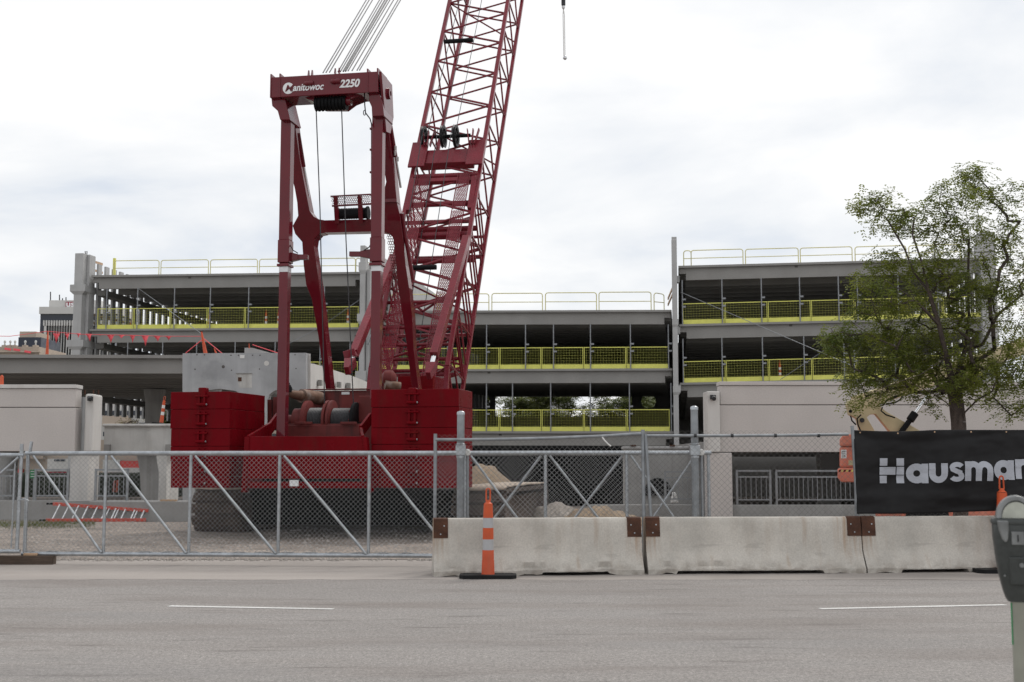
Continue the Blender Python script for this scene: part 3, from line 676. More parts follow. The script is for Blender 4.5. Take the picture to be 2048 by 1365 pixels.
# --- counterweight tray between the stacks
def cpoly(name, pts, f, th, m, bevel=.01): return MB().prism([(lambda p: (p.x, f, p.z))(cr(x, y, f)) for x, y in pts], (0, th, 0)).build(name, M[m], crane, bevel=bevel)
cpoly('tray_rear_plate', [(499, 873), (724, 873), (735, 958), (492, 958)], -.22, .05, 'red')
cpoly('tray_lower_rail', [(492, 964), (735, 964), (735, 977), (492, 977)], -.20, .07, 'red')
cpoly('tray_post', [(489, 874), (499, 874), (492, 985), (482, 985)], -.24, .16, 'red')
cpoly('tray_post', [(724, 874), (733, 874), (744, 985), (735, 985)], -.24, .16, 'red')
for xa, ya, xb, yb in ((497, 872, 541, 846), (541, 846, 556, 826), (726, 872, 722, 855), (722, 852, 742, 826)):
    p, q = cr(xa, ya, -.2), cr(xb, yb, 1.0 if xb in (541, 722) else 1.6)
    if xa in (541, 722): p = cr(xa, ya, 1.0)
    MB().bar(p - Vector((0, 0, .12)), q - Vector((0, 0, .12)), .06, .26, (1, 0, 0)).build('tray_side_rail', M['red'], crane, bevel=.008)
p0, p1 = cr(497, 873, -.2), cr(541, 846, 1.0)
MB().prism([p0, p1, (p1.x, p1.y, cr(541, 975, 1.0).z), (p0.x, p0.y, cr(497, 975, -.2).z)], (.04, 0, 0)).build('tray_side_plate', M['red'], crane)
p0, p1 = cr(724, 873, -.2), cr(722, 855, 1.0)
MB().prism([p0, p1, (p1.x, p1.y, cr(722, 975, 1.0).z), (p0.x, p0.y, cr(724, 975, -.2).z)], (.04, 0, 0)).build('tray_side_plate', M['red'], crane)
pl = cpoly('data_plate', [(579, 960.5), (597, 960.5), (597, 973), (579, 973)], -.212, .006, 'white_paint', 0)
MB().box((cr(520, 900, 0).x, .2, 1.0), (cr(735, 900, 0).x, 3.0, 1.35)).build('tray_floor', M['black_steel'], crane)
# --- rotating bed, engine house end and hoist drums
box_part('rotating_bed', 560, 745, 850, 925, 1.7, 9.0, 'red_dirty')
box_part('house_wall', 607, 745, 781, 850, 2.9, 3.0, 'red_dirty')
box_part('house_top_flange', 604, 745, 777, 780.5, 2.82, 3.05, 'red_dirty')
box_part('house_panel', 716, 745, 792, 846, 2.3, 2.36, 'red_dirty')
box_part('warning_sticker', 683, 699, 784, 789.5, 2.893, 2.898, 'white_paint', bevel=0)
cpoly('drum_frame_rail', [(567, 848), (735, 848), (735, 853), (567, 853)], 1.75, .12, 'red_dirty')
cpoly('drum_frame_plate', [(564, 853), (738, 853), (738, 870), (564, 870)], 1.85, .08, 'red_dirty')
for a, b_ in ((622, 688), (572, 590)): cpoly('frame_opening_shade', [(a, 862), (b_, 862), (b_, 870), (a, 870)], 1.845, .02, 'black_steel', 0)  # black plates stand in for the shade inside the openings
for a, b_ in ((589, 623), (680, 712)): cpoly('guard_bar', [(a, 844), (b_, 844), (b_, 849), (a, 849)], 1.6, .08, 'red_dirty')
dc = cr(655, 836, 2.2); px = (cr(660, 836, 2.2).x - cr(650, 836, 2.2).x) / 10
def dr(x): return cr(x, 836, 2.2).x
def disc(name, x0, x1, r, m, n=32): return MB().lathe([(r - .02, dr(x0)), (r, dr(x0) + .01), (r, dr(x1) - .01), (r - .02, dr(x1))], (0, dc.y, dc.z - .07), 'x', n).build(name, M[m], crane, smooth=40)
def drum(x0, x1, r):
    w = dr(x1) - dr(x0); k = max(6, int(w / .035)); pr = []
    for i in range(k):
        a = dr(x0) + w * i / k; pr += [(r - .010, a), (r + .004, a + w / k * .5)]
    return MB().lathe(pr + [(r - .01, dr(x1))], (0, dc.y, dc.z - .07), 'x', 28).build('rope_drum', M['rope'], crane, smooth=60)
disc('drum_flange', 612, 621, .47, 'red_dirty'); drum(621, 654, .30); disc('drum_flange', 654, 660, .47, 'red_dirty'); disc('drum_flange', 662, 668, .47, 'red_dirty'); drum(668, 707, .29)
disc('drum_hub', 590, 612, .29, 'red_dirty'); disc('drum_shaft', 573, 590, .14, 'red_dirty'); disc('drum_brake_disc', 708, 715, .42, 'black_steel')
for i in range(10):
    a = i * math.pi / 5; MB().lathe([(.03, dr(706)), (.03, dr(708))], (0, dc.y + .34 * math.cos(a), dc.z - .07 + .34 * math.sin(a)), 'x', 6).build('brake_bolt', M['red_dirty'], crane)
# exhaust
e0, e1, e2 = cr(640, 797, 2.8), cr(603, 792, 2.2), cr(590, 790, 2.0)
MB().tube([e0, e1], .16, 16).build('silencer', M['pipe_rust'], crane, smooth=40)
MB().tube([e1, e2, cr(580, 788, 1.9), cr(575, 780, 1.85)], [.12, .10, .085, .08], 12).build('exhaust_pipe', M['pipe_rust'], crane, smooth=50)
MB().lathe([(.0, -.1), (.09, -.09), (.10, 0), (.06, .08), (0, .09)], cr(576, 777, 1.85), n=12).build('rain_cap', M['black_steel'], crane, smooth=50)
MB().bar(cr(577, 775, 1.85), cr(579, 766, 1.85), .02).build('cap_lever', M['black_steel'], crane)
for x, y0, y1 in ((541, 800, 850), (552, 795, 846)): MB().bar(cr(x, y1, 2.4), cr(x, y0, 2.4), .1, .14).build('bed_bracket', M['red_dirty'], crane)
# --- back-hitch legs (nearest, vertical)
def leg(xc, f, yt, ysl0, ysl1, yb, wpx):
    def w(px_, y): return cr(xc + px_ / 2, y, f).x - cr(xc - px_ / 2, y, f).x
    r = cr(xc, 500, f).x; z = lambda y: cr(xc, y, f).z
    ww = w(wpx, 400)
    MB().cbox((r, f, (z(yt) + z(ysl0)) / 2), (ww, .26, z(yt) - z(ysl0))).build('leg_upper_tube', M['red_mast'], crane, bevel=.012)
    MB().cbox((r, f, (z(ysl0) + z(ysl1)) / 2), (ww * 1.12, .30, z(ysl0) - z(ysl1))).build('leg_sleeve', M['red_mast'], crane, bevel=.012)
    MB().cbox((r, f, (z(ysl1) - .06)), (ww * 1.2, .33, .06)).build('sleeve_collar', M['red_mast'], crane, bevel=.012)
    MB().cbox((r, f, (z(ysl1) + z(yb)) / 2), (ww * .86, .22, z(ysl1) - z(yb))).build('leg_inner_tube', M['red_mast'], crane, bevel=.012)
    MB().cbox((r, f, z(ysl1 + 12)), (ww * .875, .226, .15)).build('bare_metal_band', M['alu'], crane)
    return r
rl = leg(571, 1.0, 236, 482, 527, 900, 20); rr = leg(755, 1.0, 230, 477, 525, 800, 21)
for (xa, xb, y, sgn) in ((580, 616, 515, 1), (744, 700, 509, -1)):
    a, c, e = cr(xa, y, 1.05), cr((xa + xb) / 2, y, 1.05), cr(xb, y, 1.05)
    MB().bar(a, c, .22, .16, (0, 0, 1), w1=.12).build('folding_bracket', M['red_mast'], crane, bevel=.008)
    MB().bar(c, e, .11, .14, (0, 0, 1)).build('folding_bracket_arm', M['red_mast'], crane, bevel=.008)
    MB().tube([cr(xa - 2 * sgn, y - 28, .95), cr(xa + 6 * sgn, y - 14, .9), cr(xa + 16 * sgn, y - 8, .95)], .012, 6).build('hose', M['black_steel'], crane)
for x, ys in ((581, (260, 300, 345, 392, 440)), (743, (258, 300, 345, 390))):
    for y in ys: p = cr(x, y, 1.1); MB().cbox(p, (.07, .06, .04)).build('hose_clamp', M['red_mast'], crane)
    MB().tube([cr(x, ys[0] - 10, 1.1), cr(x, ys[-1] + 50, 1.1)], .014, 6).build('hydraulic_line', M['red_mast'], crane)
# --- head beam with lettering
zb0, zb1 = cr(650, 190, .6).z, cr(650, 149, .6).z
hb = MB(); x0, x1 = cr(542, 170, .6).x, cr(756, 170, .6).x
hb.box((x0, .6, zb0), (x1, 1.30, zb1)); head = hb.build('head_beam', M['red_mast'], crane, bevel=.012)
for x in (542, 560, 735, 755):
    r = cr(x, 170, .6).x; MB().box((r - .015, .585, zb0 - .0), (r + .015, 1.32, zb1 + .07)).build('stiffener_plate', M['red_mast'], head)
bel = [(590, 190), (725, 190), (700, 200), (684, 212), (640, 212), (626, 203)]
MB().prism([(lambda p: (p.x, .75, p.z))(cr(x, y - .5, .75)) for x, y in bel], (0, .5, 0)).build('sheave_housing', M['red_mast'], head, bevel=.01)
for xl, s in ((553, 1), (751, 1)):                 # bent end plates down to the legs
    pts = [(xl - 11, 192), (xl + (15 if xl < 600 else 11), 190), (xl + 21, 215), (xl + 27, 240), (xl + 7, 240), (xl + 2, 222), (xl - 9, 212)] if xl < 600 else \
          [(737, 186), (757, 184), (765, 205), (768, 232), (744, 233), (743, 214), (738, 203)]
    MB().prism([(lambda p: (p.x, .72, p.z))(cr(x, y, .72)) for x, y in pts], (0, .75, 0)).build('knee_plate', M['red_mast'], crane, bevel=.012)
er = cr(757, 150, .6).x
MB().prism([(er + .02, .55, zb1 - .02), (er + .02, 1.45, zb1 - .05), (er + .02, 1.6, zb0 - .3), (er + .02, 1.35, zb0 - .75), (er + .02, 1.0, zb0 - .8), (er + .02, .75, zb0 - .1)], (.06, 0, 0)).build('end_plate', M['red_mast'], crane, bevel=.01)
MB().lathe([(.13, .08), (.13, .13), (.06, .13), (.06, .08)], (er, 1.15, zb0 + .12), 'x', 16).build('pin_boss', M['red_mast'], crane, smooth=40)
for x in (615, 622, 668, 676):
    p = cr(x, 168 - (x - 615) * .08, .6); MB().lathe([(.045, -.06), (.06, -.02), (.06, .02), (.045, .06)], (p.x, .58, p.z), 'x', 10).build('guide_roller', M['red_mast'], head, smooth=40)
    p = cr(x, 146 - (x - 615) * .08, .7); MB().prism([(p.x, .7, p.z - .06), (p.x, .82, p.z - .06), (p.x, .78, p.z + .07), (p.x, .74, p.z + .07)], (.02, 0, 0)).build('rope_keeper', M['red_mast'], head)
sz = cr(660, 203, .75).z
for i in range(9):
    x = cr(634 + i * 7, 203, .8).x
    MB().lathe([(.17, -.03), (.15, -.012), (.15, .012), (.17, .03), (.17, .034)], (x, .82, sz - .03), 'x', 18).build('sheave', M['black_steel'], crane, smooth=40)
MB().lathe([(.1, 0), (.1, .13)], (cr(691, 203, .8).x, .82, sz), 'x', 14).build('sheave_pin', M['red_mast'], crane, smooth=40)
def text_mesh(txt, size, shear=0.0, offset=0.0, space=1.0):
    cu = bpy.data.curves.new('t', 'FONT'); cu.body = txt; cu.size = size; cu.shear = shear; cu.offset = offset; cu.space_character = space; cu.extrude = .002
    o = bpy.data.objects.new('t', cu); COL.objects.link(o); bpy.context.view_layer.update()
    dg = bpy.context.evaluated_depsgraph_get(); me = bpy.data.meshes.new_from_object(o.evaluated_get(dg))
    bpy.data.objects.remove(o); return me
def put_text(name, txt, a, b, f, h, shear, off, m, parent, space=1.0, stretch=None):
    me = text_mesh(txt, 1.0, shear, off, space); xs = [v.co.x for v in me.vertices]; ysv = [v.co.y for v in me.vertices]
    w = max(xs) - min(xs); hh = max(ysv) - min(ysv); sx = (b.x - a.x) / w; sy = h / hh
    for v in me.vertices:
        x, y, z = v.co; v.co = ((x - min(xs)) * sx + a.x, f - z * 1.0, a.z + (y - min(ysv)) * sy + (b.z - a.z) * (x - min(xs)) / w)
    me.materials.append(M[m]); return link(name, me, parent)
g = .594
tz = zb0 + (zb1 - zb0) * .25
put_text('lettering', 'anitowoc', Vector((cr(586, 170, .6).x, 0, tz)), Vector((cr(648, 170, .6).x, 0, tz)), g, .155, .28, .022, 'white_paint', head)
put_text('lettering', '2250', Vector((cr(679, 170, .6).x, 0, tz + .02)), Vector((cr(720, 170, .6).x, 0, tz + .02)), g, .185, .25, .035, 'white_paint', head)
cxr = cr(577, 170, .6).x; em = MB()
em.add([(cxr + (.13 + .0 * i) * math.cos(R(40 + 280 * i / 24)), g, tz + .075 + .13 * math.sin(R(40 + 280 * i / 24))) for i in range(25)] + [(cxr + .05, g, tz + .075)], [tuple([i, i + 1, 25][::-1]) for i in range(24)])
em.build('emblem_disc', M['white_paint'], head)
put_text('emblem_letter', 'M', Vector((cxr - .075, 0, tz + .0)), Vector((cxr + .135, 0, tz)), g - .004, .15, .32, .006, 'red_mast', head)
# --- mast arms (slope away from the head beam down to the bed)
ZT, ZB = zb0, cr(660, 773, 4.2).z
KM = (1.25 - 4.2) / (ZT - ZB)
def mp(x, y, df=0.0): p = cr(x, y, 4.2, KM, ZB); p.y += df; return p
LA = [(583, 240), (581, 348), (589, 376), (594, 405), (596, 432), (585, 452), (590, 468), (604, 484), (607, 531), (612, 570), (623, 598), (636, 670), (651, 778),
      (662, 778), (645, 620), (634, 540), (627, 492), (629, 478), (638, 468), (648, 466), (648, 440.5), (638, 439), (627, 433), (619, 422), (607, 360), (598, 310), (590, 250)]
RA = [(766, 228), (765, 322), (772, 364), (766, 388), (764, 402), (765, 431), (758, 438), (758, 463), (768, 464), (780, 468), (786, 476), (788, 492), (792, 531), (796, 576), (807, 643), (814, 698), (824, 778),
      (837, 778), (827, 698), (824, 634), (818, 576), (811, 531), (806, 476), (802, 448), (800, 432), (794, 407), (786, 329), (773, 228)]
off = Vector((0, .34, .0))
MB().prism([mp(x, y) for x, y in LA], off).build('mast_arm', M['red_mast'], crane, bevel=.012)
MB().prism([mp(x, y) for x, y in RA], off).build('mast_arm', M['red_mast'], crane, bevel=.012)
MB().prism([mp(x, y, .01) for x, y in ((646, 441), (760, 438), (760, 463), (646, 465.5))], off * .9).build('mast_cross_beam', M['red_mast'], crane)
for pts in (((591, 262), (602, 330), (612, 392)), ((776, 245), (787, 310), (797, 372))):   # cylinders lying along the arms
    MB().tube([mp(x, y, .2) for x, y in pts[:2]], .045, 10).build('mast_cylinder', M['red_mast'], crane, smooth=40)
    MB().tube([mp(x, y, .2) for x, y in pts[1:]], .03, 10).build('cylinder_rod', M['chrome'], crane, smooth=40)
for pts in (((800, 425), (806, 470), (812, 500), (822, 560)),):
    MB().tube([mp(x + 2, y, .1) for x, y in pts], .05, 8).build('arm_bracket', M['red_mast'], crane, smooth=40)
for x, y in ((789, 290), (788, 300), (793, 312)): MB().tube([mp(x, y + 9, .1), mp(x, y, .1)], .03, 6).build('clevis', M['alu'], crane)
MB().cbox(mp(782, 402, .1), (.3, .3, .08)).build('arm_collar', M['red_mast'], crane)
def perforated(name, quad, nx_, ny_, th, m, parent, hole=.78):
    # sheet with hexagonal holes: quad = 4 corners (bottom left, bottom right, top right, top left)
    a, b, c, d = [Vector(p) for p in quad]; nrm = (b - a).cross(d - a).normalized() * th; mb = MB()
    def q(u, v): return (a * (1-u) + b * u) * (1-v) + (d * (1-u) + c * u) * v
    for j in range(ny_):
        for i in range(nx_):
            o = .5 if j % 2 else 0
            cu, cv = (i + .5 + o) / (nx_ + .5), (j + .5) / ny_
            ou = []; iu = []
            for k_ in range(6):
                t = math.pi / 6 + k_ * math.pi / 3
                du, dv = math.cos(t) * .5774 / (nx_ + .5), math.sin(t) * .6667 / ny_
                ou.append(q(min(1, max(0, cu + du)), min(1, max(0, cv + dv)))); iu.append(q(cu + du * hole, cv + dv * hole))
            mb.add(ou + iu, [(k_, (k_+1) % 6, 6 + (k_+1) % 6, 6 + k_) for k_ in range(6)])
    o = mb.build(name, M[m], parent, kind='stuff'); s = o.modifiers.new('t', 'SOLIDIFY'); s.thickness = th; return o
perforated('perforated_guard', [mp(667, 413, -.1), mp(745, 409, -.1), mp(743, 391, -.1), mp(664, 395, -.1)], 20, 5, .006, 'red_mast', crane, .74)
MB().tube([mp(667, 414, -.1), mp(745, 410, -.1)], .025, 6).build('guard_rail', M['red_mast'], crane); MB().tube([mp(664, 395, -.1), mp(743, 391, -.1)], .02, 6).build('guard_rail', M['red_mast'], crane)
d0 = mp(671, 427, .1); d1 = mp(735, 425, .1)
MB().lathe([(.16, d0.x), (.16, d0.x + .04)] + [(.125 + .008 * (i % 2), d0.x + .04 + (d1.x - d0.x - .08) * i / 24) for i in range(25)] + [(.16, d1.x - .04), (.16, d1.x)], (0, d0.y, d0.z), 'x', 18).build('auxiliary_drum', M['black_steel'], crane, smooth=50)
for x in (676, 724): MB().bar(mp(x, 448, -.06), mp(x - 2, 394, -.1), .1, .06).build('drum_bracket', M['red_mast'], crane)
perforated('perforated_guard', [mp(778, 560, .35), mp(802, 560, .35), mp(792, 462, .35), mp(764, 462, .35)], 6, 18, .006, 'red_mast', crane, .74)
perforated('perforated_guard', [mp(764, 434, .35), mp(778, 434, .35), mp(776, 408, .35), mp(764, 408, .35)], 4, 5, .006, 'red_mast', crane, .74)
# --- boom
EL = R(56); BP = Vector((.18, 6.90, 4.0)); BD = Vector((0, math.cos(EL), math.sin(EL))); BN = Vector((0, math.sin(EL), -math.cos(EL)))
BW_, BDp = 2.1, 1.85
def bp(s, side, dep): return BP + BD * s + Vector((side * BW_ / 2, 0, 0)) + BN * (dep * BDp)
def sY(y, side=0.0):                                 # distance along the near face that shows at photo height y
    lo, hi = -3.0, 40.0
    for _ in range(40):
        m_ = (lo + hi) / 2; p = bp(m_, side, 0); q = CF.wld(p.x, p.y, p.z); zz_ = q.z - EYE; yy_ = CY - F * (zz_ * CT - q.y * ST) / (q.y * CT + zz_ * ST)
        if yy_ > y: lo = m_
        else: hi = m_
    return lo
boom = MB(); TOP = 33.5
for sx in (-1, 1):                                   # foot forks and hinge pin
    boom.bar(bp(-.1, sx, .5), BP + BD * -2.3 + Vector((sx * BW_ / 2, 0, 0)) + BN * 1.05, .18, .5, (1, 0, 0))
boom.box((-1.3, 7.4, 1.35), (1.5, 8.4, 1.75))
boomo = boom.build('boom', M['red_boom'], crane)
def chord(p, q, w): return MB().bar(p, q, w, w, (1, 0, 0)).build('chord', M['red_boom'], boomo, bevel=.012)
S0, S1 = .2, TOP
for sx in (-1, 1):
    chord(bp(S0, sx, 0), bp(S1, sx, 0), .125); chord(bp(S0, sx, 1), bp(S1, sx, 1), .115)
    ft = BP + BD * -2.2 + Vector((sx * BW_ / 2, 0, 0)) + BN * 1.05
    chord(bp(S0, sx, 0), ft - BN * .2, .13); chord(bp(S0, sx, 1), ft + BN * .2, .12)
def lace(p, q, r): return MB().tube([p, q], r, 6, False).build('lace', M['red_boom'], boomo, smooth=60)
pitch = 1.62; nb = int((S1 - .4) / pitch)
for i in range(nb):
    a = .35 + i * pitch; m_ = a + pitch / 2; e = a + pitch
    if m_ < 9.6:                                     # butt section: lighter rear bracing, cross members
        lace(bp(a, -1, 0), bp(m_, 1, 0), .036); lace(bp(m_, 1, 0), bp(e, -1, 0), .036)
    else:
        lace(bp(a, -1, 0), bp(m_, 1, 0), .034); lace(bp(m_, 1, 0), bp(e, -1, 0), .034)
    lace(bp(a + .3, -1, 1), bp(m_ + .3, 1, 1), .032); lace(bp(m_ + .3, 1, 1), bp(e + .3, -1, 1), .032)
    for sx in (-1, 1):
        lace(bp(a, sx, 0), bp(m_, sx, 1), .030); lace(bp(m_, sx, 1), bp(e, sx, 0), .030)
    if i % 4 == 2: lace(bp(a, -1, 0), bp(a, 1, 1), .03)
ys_ = [770, 730, 690, 650, 610, 570, 530, 490, 450, 410, 370]
for i, (ya_, yb_) in enumerate(zip(ys_, ys_[1:])):                # closer bracing of the butt section
    a_, b2_ = sY(ya_), sY(yb_); sd_ = 1 if i % 2 else -1
    lace(bp(a_, sd_, 1), bp(b2_, -sd_, 1), .034)
    if i in (0, 2, 4): lace(bp(a_, 0, .15), bp(b2_, .98, .05), .036); lace(bp(a_, 0, .15), bp(b2_, -.98, .05), .036)
    for sx in (-1, 1): lace(bp(a_, sx, 1), bp(b2_, sx, 0), .028)
for s, d_, r_ in ((sY(352), 0, .08), (sY(404), .05, .085), (sY(424), .4, .085), (sY(440), .05, .07), (sY(462), .1, .095), (sY(470), .6, .08), (sY(430), 1, .07), (sY(390), 1, .05), (sY(600), .05, .05), (sY(612), .7, .06), (sY(655), .0, .05), (sY(668), .6, .05), (sY(690), .0, .045), (sY(708), .5, .05), (sY(725), .2, .05)): lace(bp(s, -1, d_), bp(s, 1, d_), r_)
for s, x0_, x1_, d_ in ((sY(546), -.55, .3, -.12), (sY(600), -.4, .9, .8), (sY(88), -.85, .1, -.08)):   # rope guide rollers
    a, b_ = bp(s, x0_, d_), bp(s, x1_, d_); MB().tube([a, b_], .075, 12).build('guide_roller', M['black_steel'], boomo, smooth=50)
# wire rope guide box with sheaves at the top of the butt section
gs = sY(320)
gb_ = MB()
for sx in (-1, 1): gb_.bar(bp(gs - .55, sx * .86, -.14), bp(gs + .55, sx * .86, -.14), .52, .07, (1, 0, 0))
gb_.bar(bp(gs - .05, -.8, -.03), bp(gs - .05, .8, -.03), .6, .3, BD)
gb_.bar(bp(gs - .95, -1, 0), bp(gs - .95, 1, 0), .16, .16, BD)
gb_.build('rope_guide_box', M['red_boom'], boomo, bevel=.015)
for sx in (-.9, .9): MB().bar(bp(gs - .9, sx, -.02), bp(gs - 2.2, sx, .02), .16, .2, (1, 0, 0)).build('guide_strut', M['red_boom'], boomo, bevel=.01)
MB().tube([bp(gs + .75, -.8, -.16), bp(gs + .75, .62, -.16)], .06, 10).build('sheave_shaft', M['black_steel'], boomo, smooth=50)
for sx in (-.78, -.2, .18):
    c = bp(gs + .75, sx, -.16); prof = [(.34, -.05), (.36, -.045), (.31, 0), (.36, .045), (.34, .05), (.26, .03), (.26, -.03), (.34, -.05)]
    b_ = MB(); b_.lathe([(r_, c.x + h_) for r_, h_ in prof], (0, c.y, c.z), 'x', 26); b_.lathe([(.07, c.x - .05), (.07, c.x + .05)], (0, c.y, c.z), 'x', 10)
    for k_ in range(6):
        t = k_ * math.pi / 3; b_.bar((c.x, c.y + .06 * math.cos(t), c.z + .06 * math.sin(t)), (c.x, c.y + .28 * math.cos(t), c.z + .28 * math.sin(t)), .03)
    b_.build('sheave', M['dark_steel'], boomo, smooth=40)
for sx in (-.62, .72):
    for q in (-.08, 0, .08): MB().bar(bp(gs + .3, sx + q, -.18), bp(gs + .85, sx + q * 2.2, -.24), .03, .12, (1, 0, 0)).build('pin_lug', M['red_boom'], boomo)
# perforated walkways up the near face
for s0_, sx in ((-.62, -1), (.58, 1)):
    w0, w1 = sY(765), sY(350)
    for (a, e) in [(w0 + (w1 - w0) * i / 5, w0 + (w1 - w0) * (i + .97) / 5) for i in range(5)]:
        q = [bp(a, s0_ - .17, -.05), bp(a, s0_ + .17, -.05), bp(e, s0_ + .17, -.05), bp(e, s0_ - .17, -.05)]
        perforated('perforated_walkway', q, 6, 28, .006, 'red_boom', boomo, .60)
        for u in (-.175, .175): MB().bar(bp(a, s0_ + u, -.05), bp(e, s0_ + u, -.05), .02, .05, (1, 0, 0)).build('walkway_edge', M['red_boom'], boomo)
# boom stop struts hanging from the near chords
for (top, bx_, by_, ff) in ((bp(sY(486), .98, -.08), 868, 712, 5.9), (bp(sY(520), -.98, -.08), 708, 708, 5.2)):
    bt = cr(bx_, by_, ff); d_ = (bt - top).normalized()
    MB().bar(top, bt, .20, .24, (1, 0, 0)).build('boom_stop_strut', M['red_boom'], crane, bevel=.012)
    MB().tube([bt, bt + d_ * .42], .065, 14).build('strut_rod', M['chrome'], crane, smooth=40)
    MB().bar(bt + d_ * .36, bt + d_ * .78, .30, .24, (1, 0, 0), w1=.12).build('strut_end_clevis', M['red_boom'], crane, bevel=.01)
    for k_ in range(8):
        q = top + (bt - top) * (.12 + .11 * k_); MB().lathe([(.022, -.004), (.022, .004)], q + Vector((.0, -.125, 0)), 'y', 8).build('strut_bolt', M['black_steel'], crane)
a, b_ = cr(690, 712, 5.15), cr(713, 705, 5.15); MB().bar(a, b_, .2, .25, (0, 0, 1)).build('strut_hook', M['red_boom'], crane, bevel=.01)
# red cab-side block seen at the foot of the boom
box_part('boom_foot_block', 795, 866, 752, 782, 6.4, 8.6, 'red')
perforated('perforated_guard', [cr(869, 780, 5.5), cr(888, 780, 5.5), cr(888, 752, 5.5), cr(869, 752, 5.5)], 6, 10, .006, 'red_boom', crane, .60)
MB().tube([cr(770, 770, 5.0), cr(800, 774, 5.2)], .12, 10).build('boom_foot_cylinder', M['pipe_rust'], crane, smooth=40)
MB().lathe([(.1, -.18), (.2, -.1), (.2, .1), (.1, .18)], cr(778, 757, 5.2), 'x', 12).build('foot_sheave', M['red_dirty'], crane, smooth=40)
# boom head and jib point far above the picture
hd = MB(); hp = BP + BD * TOP + BN * (BDp / 2)
hd.bar(bp(TOP, -1, .5), bp(TOP, 1, .5), .6, .9, BN); hd.bar(hp, hp + BD * 1.6 + BN * .9, 1.2, .8, (1, 0, 0), w1=.6, h1=.5)
hd.build('boom_head', M['red_boom'], boomo, bevel=.02)
# --- ropes
def rope(pts, r, name='hoist_rope', m='rope'): return MB().tube(pts, r, 5).build(name, M[m], crane, smooth=60)
sag = lambda a, b, n=1: [a, b]
rope([cr(632, 212, .82), cr(640, 420, 1.3), cr(650, 845, 2.0)], .013); rope([cr(683, 212, .82), cr(692, 480, 1.4), cr(707, 812, 2.1)], .013)
tip = BP + BD * (TOP - .3)
for i, x in enumerate((646, 652, 659, 676, 681, 686.5, 691, 696, 704, 714, 719)):
    a = cr(x, 146 - (x - 646) * .07, .95); w = (i - 5) / 5
    rope([a, Vector((.18 + w * .75, tip.y, tip.z)) - BN * .25], .014 if i not in (5, 6) else .02, 'pendant_rope')
for x0_, s0_, s1_ in ((-.3, 1.2, gs + .4), (.12, .6, gs + .6), (-.75, .2, gs + .5)):
    rope([bp(s0_, x0_ - .2, .45), bp(gs + .75, x0_, -.34)], .012); rope([bp(gs + 1.1, x0_, -.1), bp(TOP, x0_ * .6, .2)], .012)
rope([cr(729, 188, .7), cr(729.5, 210, .65), cr(731, 226, .65), cr(740, 238, .75), cr(744, 252, .8)], .014, 'loose_hose', 'black_steel')
MB().tube([cr(729 + 2.2 * math.cos(t), 226 + 5 * math.sin(t), .64) for t in [i * math.pi / 6 for i in range(13)]], .010, 5).build('rope_eye', M['black_steel'], crane)
# --- load line and sling hanging from the jib point
hk = at(1127, 60, 44.0)
sling = thing('lifting_sling', 'pale double lifting sling hanging from a thin hook in the sky right of the boom', 'sling', (hk.x, hk.y, at(1128, 120, 44).z))
zz = lambda y: at(1127, y, 44).z - at(1128, 120, 44).z
hx = at(1128, 60, 44).x - hk.x
MB().tube([(0, 0, zz(-1.0)), (0, 0, zz(11))], .075, 8).build('hook_block', M['dark_steel'], sling, smooth=50)
MB().tube([(0, 0, zz(-1.0)), (0, 0, 26)], .015, 5).build('load_line', M['rope'], sling)
MB().lathe([(.03, zz(19)), (.06, zz(16)), (.06, zz(13)), (.03, zz(11))], n=10).build('swivel', M['alu'], sling, smooth=50)
for s in (-1, 1): MB().tube([(0, 0, zz(18)), (s * .025 + .01, 0, zz(30)), (s * .022 + .03, 0, zz(112))], .016, 6).build('sling_leg', M['white_band'], sling)
MB().lathe([(.03, 0), (.075, .04), (.07, .1), (.03, .16)], (.05, 0, 0), n=8).build('shackle', M['alu'], sling, smooth=50)

